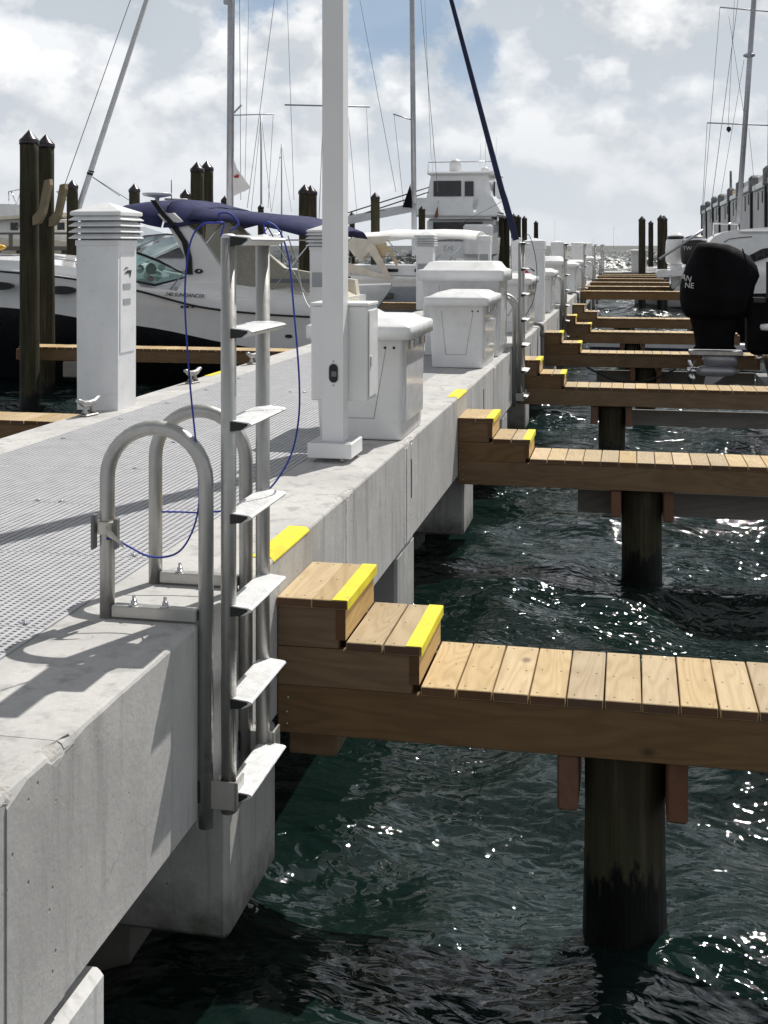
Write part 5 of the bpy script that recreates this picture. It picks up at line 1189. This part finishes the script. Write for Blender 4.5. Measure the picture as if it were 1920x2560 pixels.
MB().tube([(-10.75, YY+0.2, 4.3), (-10.55, YY+0.1, 5.3)], 0.03, 6).build('flag_staff', 'stainless', yt)
MB().prism([(-10.80, 4.35), (-10.60, 5.0), (-10.55, 4.45), (-10.62, 4.3)], 'Y', YY+0.05, YY+0.08).build('ensign', 'teak', yt)
MB().box(-9.1, -7.45, YY-0.5, YY+2.0, 2.2, 3.95, c=0.12).build('transom_block', 'gelcoat', yt)
lettering('EN', 0.42, (yx(1120)+0.1, YY-0.56, 2.62), (R_(90), 0, 0), 'grey_print', yt)

# --- covered outboard, right foreground ----------------------------------------
OY = 18.0
ob = empty('covered_outboard', (1.35, OY, 1.7), 'big outboard engine under a black cover, at the right edge', 'outboard engine')
def ox(u): return PY(u, 700, OY).x
def oz(v): return PY(1800, v, OY).z
sil = [(1699, 1919, 700), ]
# stacked oval sections: (v, u_left, u_right, half-width)
secs = [(607, 1752, 1790, 0.10), (611, 1742, 1822, 0.20), (622, 1735, 1846, 0.27), (640, 1726, 1872, 0.31), (665, 1714, 1893, 0.335), (690, 1706, 1899, 0.34), (715, 1700, 1888, 0.34), (745, 1699, 1882, 0.335), (775, 1703, 1878, 0.31), (792, 1714, 1868, 0.27)]
def oval(u0, u1, v, hw, n=20, p=0.8):
    xa, xb = ox(u0), ox(u1); z = oz(v); cx, rx = (xa+xb)/2, (xb-xa)/2
    return [(cx+rx*math.copysign(abs(math.cos(t))**p, math.cos(t)), OY+hw*math.copysign(abs(math.sin(t))**p, math.sin(t)), z) for t in [2*math.pi*k/n for k in range(n)]]
rn = random.Random(4)
rings = []
for (v, a, b_, hw) in secs:
    rg_ = oval(a, b_, v, hw, 28); rings.append([(x, y_+0.012*math.sin(6*x+v*0.1)*(1 if hw > 0.2 else 0), z+0.006*math.sin(9*x+y_*8)) for x, y_, z in rg_])
MB().loft(rings, 0).build('cover', 'black_fabric', ob)
MB().tube(smooth_path([(ox(1852), OY-0.27, oz(622)), (ox(1870), OY-0.33, oz(700)), (ox(1850), OY-0.30, oz(785))], 5), 0.010, 6).build('cover_seam', 'black_fabric', ob)
m = MB(); m.loft([oval(a, b_, v, hw, 20) for v, a, b_, hw in [(788, 1722, 1860, 0.2), (810, 1728, 1848, 0.17), (840, 1735, 1836, 0.15), (865, 1738, 1836, 0.13), (872, 1732, 1842, 0.12)]], 0); m.build('midsection', 'black_fabric', ob)
MB().box(ox(1722), ox(1856), OY-0.16, OY+0.16, oz(886), oz(876), c=0.004).build('cavitation_plate', 'galvanised', ob)
m = MB(); m.loft([oval(a, b_, v, hw, 16, 1.0) for v, a, b_, hw in [(878, 1752, 1846, 0.06), (900, 1757, 1846, 0.05), (915, 1762, 1846, 0.05)]], 0); m.build('gearcase_leg', 'engine_silver', ob)
m = MB(); cz_ = oz(928)
m.loft([[(x, OY+r_*math.cos(t), cz_+r_*math.sin(t)) for t in [2*math.pi*k/14 for k in range(14)]] for x, r_ in ((ox(1742), 0.055), (ox(1756), 0.075), (ox(1800), 0.08), (ox(1830), 0.06), (ox(1848), 0.015))], 0); m.build('gearcase', 'engine_silver', ob)
MB().prism([(ox(1765), cz_-0.05), (ox(1815), cz_-0.06), (ox(1775), cz_-0.22), (ox(1758), cz_-0.22)], 'Y', OY-0.012, OY+0.012).build('skeg', 'engine_silver', ob)
pr_ = MB(); pr_.loft([[(x, OY+r_*math.cos(t), cz_+r_*math.sin(t)) for t in [2*math.pi*k/12 for k in range(12)]] for x, r_ in ((ox(1718), 0.045), (ox(1740), 0.055))], 0); 
for a in (0.3, 2.4, 4.5):
    ring = []
    for q in range(7):
        f = q/6; rr_ = 0.05+0.15*f; w_ = 0.02+0.075*math.sin(math.pi*min(1, f*0.9+0.1)); ang = a+f*0.35
        cy_, cz2 = math.cos(ang), math.sin(ang); tx = 0.5
        ring.append([(ox(1728)-w_*tx, OY+rr_*cy_-w_*cz2, cz_+rr_*cz2+w_*cy_), (ox(1728)+w_*tx, OY+rr_*cy_+w_*cz2, cz_+rr_*cz2-w_*cy_), (ox(1728)+w_*tx+0.006, OY+rr_*cy_+w_*cz2, cz_+rr_*cz2-w_*cy_), (ox(1728)-w_*tx+0.006, OY+rr_*cy_-w_*cz2, cz_+rr_*cz2+w_*cy_)])
    pr_.loft(ring, 0)
pr_.build('propeller', 'stainless', ob)
lettering('AN', 0.115, (ox(1714), OY-0.262, oz(695)), (R_(90), R_(14), R_(-30)), 'pale_cover', ob, name='cover_lettering')
lettering('NE', 0.11, (ox(1721), OY-0.285, oz(713)), (R_(90), R_(4), R_(-24)), 'pale_cover', ob, name='cover_lettering')
# boat that carries it
bb = empty('motorboat', (4.5, OY, 0.8), 'dark hulled motorboat with white gunwale, right edge behind the covered outboard', 'boat')
hull(bb, lambda s_, yy_, z: (1.98+s_, OY+0.5+yy_, z), 8.0, 2.4, [(0, 1.66), (0.5, 1.9), (1, 2.3)], [(0, 0.92), (0.3, 1), (0.7, 0.8), (1, 0.03)], [(0, 1.58), (0.5, 1.75), (1, 2.1)], ['gelcoat', 'black_hull'], keel=0.75, flare=0.03, chine=0.4)
MB().tube(smooth_path([(1.78, OY-0.55, 1.66), (1.9, OY-0.72, 1.68), (2.4, OY-0.75, 1.74), (3.2, OY-0.75, 1.84)], 5), 0.05, 8).build('gunwale', 'gelcoat', bb)
MB().box(1.6, 2.1, OY-0.25, OY+0.25, 1.25, 2.05, c=0.06).build('engine_bracket', 'black_fabric', bb)
MB().prism([(2.0, 1.6), (2.0, 2.55), (2.5, 2.5), (3.0, 2.1), (3.0, 1.7)], 'Y', OY-0.2, OY+1.2).build('covered_console', 'black_fabric', bb)
e = empty('boat_lift_cradle', (2.6, OY, 0.6), 'dark lift cradle beam under the motorboat at the right edge', 'boat lift')
MB().box(1.9, 2.15, OY-0.9, OY+1.8, 0.55, 0.78).build('cradle_beam', 'bracket_grey', e)
MB().box(3.9, 4.15, OY-0.9, OY+1.8, 0.55, 0.78).build('cradle_beam', 'bracket_grey', e)
for x in (3.6, 5.6): MB().box(x-0.06, x+0.06, OY+1.75, OY+1.87, -1.5, 2.9).build('lift_post', 'bracket_grey', e)

# --- white boat with twin outboards, mid right ------------------------------------
WY = 38.0
wb = empty('centre_console_boat', (4.5, WY, 0), 'white motorboat with hardtop moored beyond the covered outboard', 'boat')
hull(wb, lambda s_, yy_, z: (1.7+s_, WY+yy_, z), 9.5, 2.9, [(0, 1.95), (0.4, 2.2), (1, 2.7)], [(0, 0.93), (0.3, 1), (0.7, 0.8), (1, 0.03)], [(0, 1.35), (1, 1.6)], ['gelcoat', 'black_hull'], flare=0.04)
top = [(u, v) for u, v in [(1772, 606), (1785, 592), (1805, 582), (1830, 576), (1919, 568), (1990, 560), (1990, 680), (1760, 690), (1765, 640)]]
MB().prism([(PY(u, v, WY-1.2).x, PY(u, v, WY-1.2).z) for u, v in top], 'Y', WY-1.2, WY+1.2).build('superstructure', 'gelcoat', wb)
MB().prism([(PY(u, v, WY-1.2).x, PY(u, v, WY-1.2).z) for u, v in [(1870, 640), (1905, 622), (1930, 618), (1930, 640), (1885, 655)]], 'Y', WY-1.25, WY-1.205).build('side_window', 'dark_window', wb)
MB().tube([PY(1810, 606, WY-1.22), PY(1822, 598, WY-1.22), PY(1850, 594, WY-1.22), PY(1880, 592, WY-1.22)], 0.012, 6).build('trim_line', 'black_plastic', wb)
MB().tube([PY(1845, 580, WY), PY(1845, 560, WY), PY(1783, 558, WY), PY(1783, 592, WY)], 0.03, 6).build('grab_rail', 'stainless', wb)
MB().box(PY(1840, 580, WY).x, PY(1990, 580, WY).x, WY-1.3, WY+1.3, PY(1840, 583, WY).z, PY(1840, 576, WY).z, c=0.03).build('hardtop', 'gelcoat', wb)
MB().prism([(PY(u, v, WY-0.9).x, PY(u, v, WY-0.9).z) for u, v in [(1640, 682), (1645, 676), (1700, 676), (1740, 640), (1790, 620), (1790, 695), (1700, 690), (1642, 694)]], 'Y', WY-1.0, WY+1.0).build('swim_platform', 'gelcoat', wb)
MB().tube([PY(1676, 688, WY-1.05), PY(1676, 730, WY-1.05)], 0.035, 6).build('boarding_ladder', 'stainless', wb)
MB().prism([(PY(u, v, WY-0.9).x, PY(u, v, WY-0.9).z) for u, v in [(1680, 735), (1695, 715), (1720, 708), (1760, 708), (1760, 735)]], 'Y', WY-0.8, WY-0.5).build('trim_tab', 'gelcoat', wb)
def far_outboard(u0, u1, v0, v1, mat, label, y):
    a = PY(u0, v0, y); b_ = PY(u1, v1, y); e = empty('outboard_engine', ((a.x+b_.x)/2, y, b_.z), label, 'outboard engine')
    w_ = (b_.x-a.x); cx = (a.x+b_.x)/2; h = a.z-b_.z
    m = MB(); m.loft([[(cx+ox_+w_*0.5*s_*math.cos(t), y+0.28*s_*math.sin(t), b_.z+h*f) for t in [2*math.pi*k/16 for k in range(16)]] for f, s_, ox_ in ((0.28, 0.75, 0), (0.34, 0.92, 0), (0.6, 1.0, 0.01), (0.82, 0.98, 0.03), (0.95, 0.75, 0.06), (1.0, 0.35, 0.08))], 0); m.build('cowling', mat, e)
    m = MB(); m.loft([[(cx+0.05+w_*0.5*s_*math.cos(t), y+0.15*s_*math.sin(t), b_.z+h*f) for t in [2*math.pi*k/12 for k in range(12)]] for f, s_ in ((-0.3, 0.45), (0.0, 0.55), (0.28, 0.7))], 0); m.build('midsection', mat, e)
    m = MB(); m.loft([[(cx+0.03+w_*0.5*s_*math.cos(t), y+0.285*s_*math.sin(t), b_.z+h*f) for t in [2*math.pi*k/16 for k in range(16)]] for f, s_ in ((0.86, 0.93), (0.93, 0.86))], 0); m.build('cowl_band', 'dark_window' if mat != 'black_plastic' else 'stainless', e)
    return e
far_outboard(1662, 1712, 583, 690, 'gelcoat', 'white outboard engine right of the pier head piles', WY-0.4)
oo = far_outboard(1700, 1768, 588, 690, 'black_plastic', 'black outboard engine beside the white one', WY-0.9)
lettering('TW', 0.16, PY(1718, 621, WY-1.22), (R_(90), 0, 0), 'pale_cover', oo)
e = empty('boat_hook', PY(1700, 610, WY-1.4), 'long grey pole slanting across the two outboards', 'pole')
MB().tube([PY(1648, 648, WY-1.4), PY(1758, 575, WY-1.4)], 0.04, 8).build('shaft', 'mast_metal', e)
# lavender hull seen between fingers
lv = empty('low_dinghy', (0.3, 28.4, 0), 'pale long skiff lying low behind the fifth finger', 'boat')
for a, b_ in ((-0.92, 0.0), (0.62, 2.2)):
    pass
MB().prism([(-1.0, 0.46), (-1.02, 0.53), (-0.95, 0.56), (2.9, 0.55), (2.9, 0.45)], 'Y', 28.15, 28.7).build('side', 'pale_cover', lv)
MB().prism([(-0.97, 0.34), (-0.97, 0.455), (2.9, 0.445), (2.9, 0.33)], 'Y', 28.12, 28.6).build('dark_stripe', 'rope_navy', lv)

# --- receding white panelled wall on the right ----------------------------------
wl = empty('panelled_sea_wall', (10.3, 120, 0), 'tall grey white panelled storage wall receding at the right edge', 'wall')
us = [1756, 1767.5, 1784, 1801, 1825, 1848, 1881, 1918, 1970, 2040]
WX = 10.0
ys = [PX(u, 500, WX).y for u in us]
for k in range(len(us)-1):
    ya, yb = ys[k+1], ys[k]
    h = 7.35+0.1*((k*37) % 3)
    MB().box(WX, WX+0.5, ya+0.35, yb-0.35, 0.3, h, c=0.06).build('panel', 'panel_grey', wl)
    MB().box(WX+0.3, WX+1.2, ya+1.0, yb-1.5, h, h+1.3, c=0.2).build('roof_hood', 'pale_cover', wl)
    MB().box(WX-0.3, WX+0.4, yb-0.9, yb+0.5, h-0.2, h+1.35, c=0.2).build('dark_bracket', 'bracket_grey', wl)
    MB().box(WX-0.2, WX+0.05, yb-0.3, yb+0.3, 0.3, h).build('channel', 'rubber', wl)
    MB().box(WX-0.25, WX+0.1, ya+1.2, yb-2.5, h-0.1, h+0.35, c=0.05).build('ledge', 'white_plastic', wl)
    if k in (4, 7, 8): MB().box(WX-0.05, WX+0.2, ya+2.0, yb-4.0, h+0.4, h+0.85).build('sign_band', 'yellow_plastic', wl)
    for q in range(2): MB().box(WX-0.08, WX-0.01, ya+3+q*3.2, ya+3.35+q*3.2, h-1.2-0.5*q, h-0.3).build('rust_streak_plate', 'bracket_grey', wl)
MB().box(WX, WX+3, ys[-1], ys[0], -1, 0.4).build('footing', 'concrete_rough', wl)
# small mast and dome on top
mast('roof_mast', [(WX+0.5, PX(1815, 500, WX).y, 8.0), (WX+0.5, PX(1815, 500, WX).y, 10.9)], 0.13, 'bracket_grey', 'short dark mast on top of the panelled wall', 'mast')

# --- far left background: dock, old sportfisher, kayak ---------------------------
BY = 55.0
fb = empty('background_boat', (-29.3, BY+3, 0), 'cream flybridge boat with canopy frame at the far left edge', 'boat')
def bp(u, v, y=BY): p = PY(u, v, y); return (p.x, p.z)
hull(fb, lambda s_, yy_, z: (-26.0-s_, BY+1.8+yy_, z), 9.0, 3.6, [(0, 3.0), (0.5, 3.1), (1, 3.6)], [(0, 0.9), (0.3, 1), (0.7, 0.8), (1, 0.03)], [(0, 0.5), (1, 0.8)], ['cream_gelcoat', 'black_hull'])
MB().prism([bp(-40, 520), bp(-40, 508), bp(85, 512), bp(85, 545), bp(-40, 545)], 'Y', BY+0.3, BY+3).build('flybridge', 'gelcoat', fb)
MB().prism([bp(-40, 552), bp(158, 540), bp(165, 532), bp(100, 534), bp(-40, 545)], 'Y', BY-0.2, BY+3.3).build('hardtop', 'cream_gelcoat', fb)
MB().box(bp(0, 600)[0]-1, bp(120, 600)[0], BY+0.6, BY+2.9, bp(0, 600)[1]-0.3, bp(0, 548)[1]).build('cabin', 'gelcoat', fb)
for u in (12, 40, 70, 130): MB().box(bp(u, 560)[0], bp(u+18, 560)[0], BY+0.55, BY+0.59, bp(0, 575)[1], bp(0, 556)[1]).build('cabin_window', 'dark_window', fb)
for (a, b_, c_, d_) in [(10, 512, 9, 478), (9, 478, 52, 470), (16, 478, 28, 510), (40, 476, 30, 508), (135, 478, 160, 505), (28, 570, 50, 545)]:
    pa, pb = bp(a, b_), bp(c_, d_); MB().tube([(pa[0], BY+0.5, pa[1]), (pb[0], BY+0.5, pb[1])], 0.03, 6).build('canopy_frame', 'stainless', fb)
MB().prism([bp(135, 478), bp(150, 474), bp(158, 482), bp(140, 484)], 'Y', BY+0.2, BY+1.6).build('small_canopy', 'white_canvas', fb)
bd = empty('background_dock', (-29, 52, 1.6), 'grey timber dock on short piles at the far left edge', 'dock')
MB().box(-40, -25.5, 52, 53.5, 2.55, 2.75).build('deck', 'grey_wood', bd)
for k in range(7): MB().lathe([(0.17, -1.5), (0.15, 2.55)], (-33+k*1.15, 52.3, 0), 10).build('post', 'grey_wood', bd)
for k in range(4): MB().box(-32+k*1.6, -31.8+k*1.6, 52.0, 52.06, 2.75, 3.35).build('rail_post', 'grey_wood', bd)
MB().box(-32.3, -25.6, 51.98, 52.06, 3.30, 3.40).build('rail', 'grey_wood', bd)
ky = empty('kayak', (-25.6, 44, 2.6), 'yellow kayak bow resting on a dark boat at the left edge', 'kayak')
kc = PY(-10, 618, 44)
MB().loft([[(kc.x+dx, 44+r_*1.4*math.cos(t), kc.z+0.0+r_*math.sin(t)) for t in [2*math.pi*k/12 for k in range(12)]] for dx, r_ in ((-1.6, 0.18), (-0.6, 0.2), (0.0, 0.16), (0.3, 0.10), (0.45, 0.02))], 0).build('shell', 'yellow_plastic', ky)
dk = empty('dark_launch', (-22, 44, 0), 'dark open launch behind the cruiser bow at the left edge', 'boat')
hull(dk, lambda s_, yy_, z: (PY(52, 640, 44).x-8+s_, 44+yy_, z), 8.0, 2.6, [(0, 2.35), (1, 2.45)], [(0, 0.9), (0.5, 1), (0.8, 0.7), (1, 0.05)], [(0, 2.25), (1, 2.35)], ['pale_cover', 'black_hull'])
MB().tube([PY(-10, 641, 42.5), PY(55, 643, 42.5)], 0.03, 6).build('rail', 'stainless', dk)
# clutter of boats behind the cruiser stern (between ladder rails and post)
mb = empty('moored_motorboat', (-11, 31, 0), 'white low motorboat with stacked gear behind the cruiser stern', 'boat')
hull(mb, lambda s_, yy_, z: (-8.4-s_, 31+yy_, z), 8, 2.8, [(0, 2.15), (0.5, 2.2), (1, 2.6)], [(0, 0.93), (0.3, 1), (0.7, 0.8), (1, 0.03)], [(0, 1.95), (1, 2.2)], ['gelcoat', 'grey_hull'], flare=0.04)
MB().box(-11.6, -9.2, 30.0, 30.8, 2.1, 2.32, c=0.05).build('locker', 'gelcoat', mb)
MB().prism([(-12.7, 2.15), (-12.5, 3.0), (-11.0, 3.05), (-10.4, 2.15)], 'Y', 30.2, 31.8).build('wheelhouse', 'gelcoat', mb)
MB().prism([(-12.5, 2.45), (-12.4, 2.9), (-11.2, 2.92), (-11.0, 2.45)], 'Y', 30.15, 30.19).build('cabin_window', 'dark_window', mb)
for a, b_ in (((-8.4, 2.2), (-7.2, 3.1)), ((-7.9, 3.0), (-6.9, 2.2)), ((-8.2, 2.9), (-6.8, 3.1))): MB().tube([(a[0]-2.1, 30.0, a[1]), (b_[0]-2.1, 30.0, b_[1])], 0.02, 6).build('frame_tube', 'stainless', mb)
# ropes
rope('dock_line', [PY(720, 590, 24), PY(742, 660, 23), PY(775, 770, 21), (-4.10, 18.0, 1.6)], 0.012, 'flag_white', 'white dock line from the cruiser stern to the left kerb')
rope('dock_line', [(0.35, 15.98, 0.73), (0.65, 15.99, 0.58), (0.85, 15.99, 0.55), (1.1, 15.99, 0.60), (1.5, 15.98, 0.75)], 0.014, 'rubber', 'black hose sagging below the third finger') if False else None
rope('sagging_hose', [(-0.75, 20.38, 0.76), (-0.35, 20.36, 0.58), (-0.05, 20.36, 0.52), (0.35, 20.37, 0.60), (0.7, 20.38, 0.76)], 0.018, 'rubber', 'black hose sagging below the fourth finger beam', 'hose')
rope('navy_rope', [PY(1735, 1237, 11.5), PY(1800, 1243, 11.5), PY(1870, 1256, 11.5), PY(1940, 1258, 11.5), PY(2010, 1235, 11.5)], 0.014, 'rope_navy', 'dark blue rope hanging low behind the second finger')
p0 = PZ(1385, 1000, 0.0)
rope('thin_cable', [PX(1300, 640, -1.66), PX(1308, 660, -1.6), PX(1300, 730, -1.55), PX(1270, 790, -1.6)], 0.006, 'rubber', 'thin dark cable looping between the second ladder and the tall box', 'cable')
rope('thin_cable', [(-1.37, 15.4, 2.86), (-1.30, 15.5, 2.93), PY(1338, 640, 15.5), PY(1342, 700, 15.5), PY(1330, 760, 15.5), PY(1306, 800, 15.4)], 0.005, 'rubber', 'thin dark cable hanging right of the second ladder', 'cable')
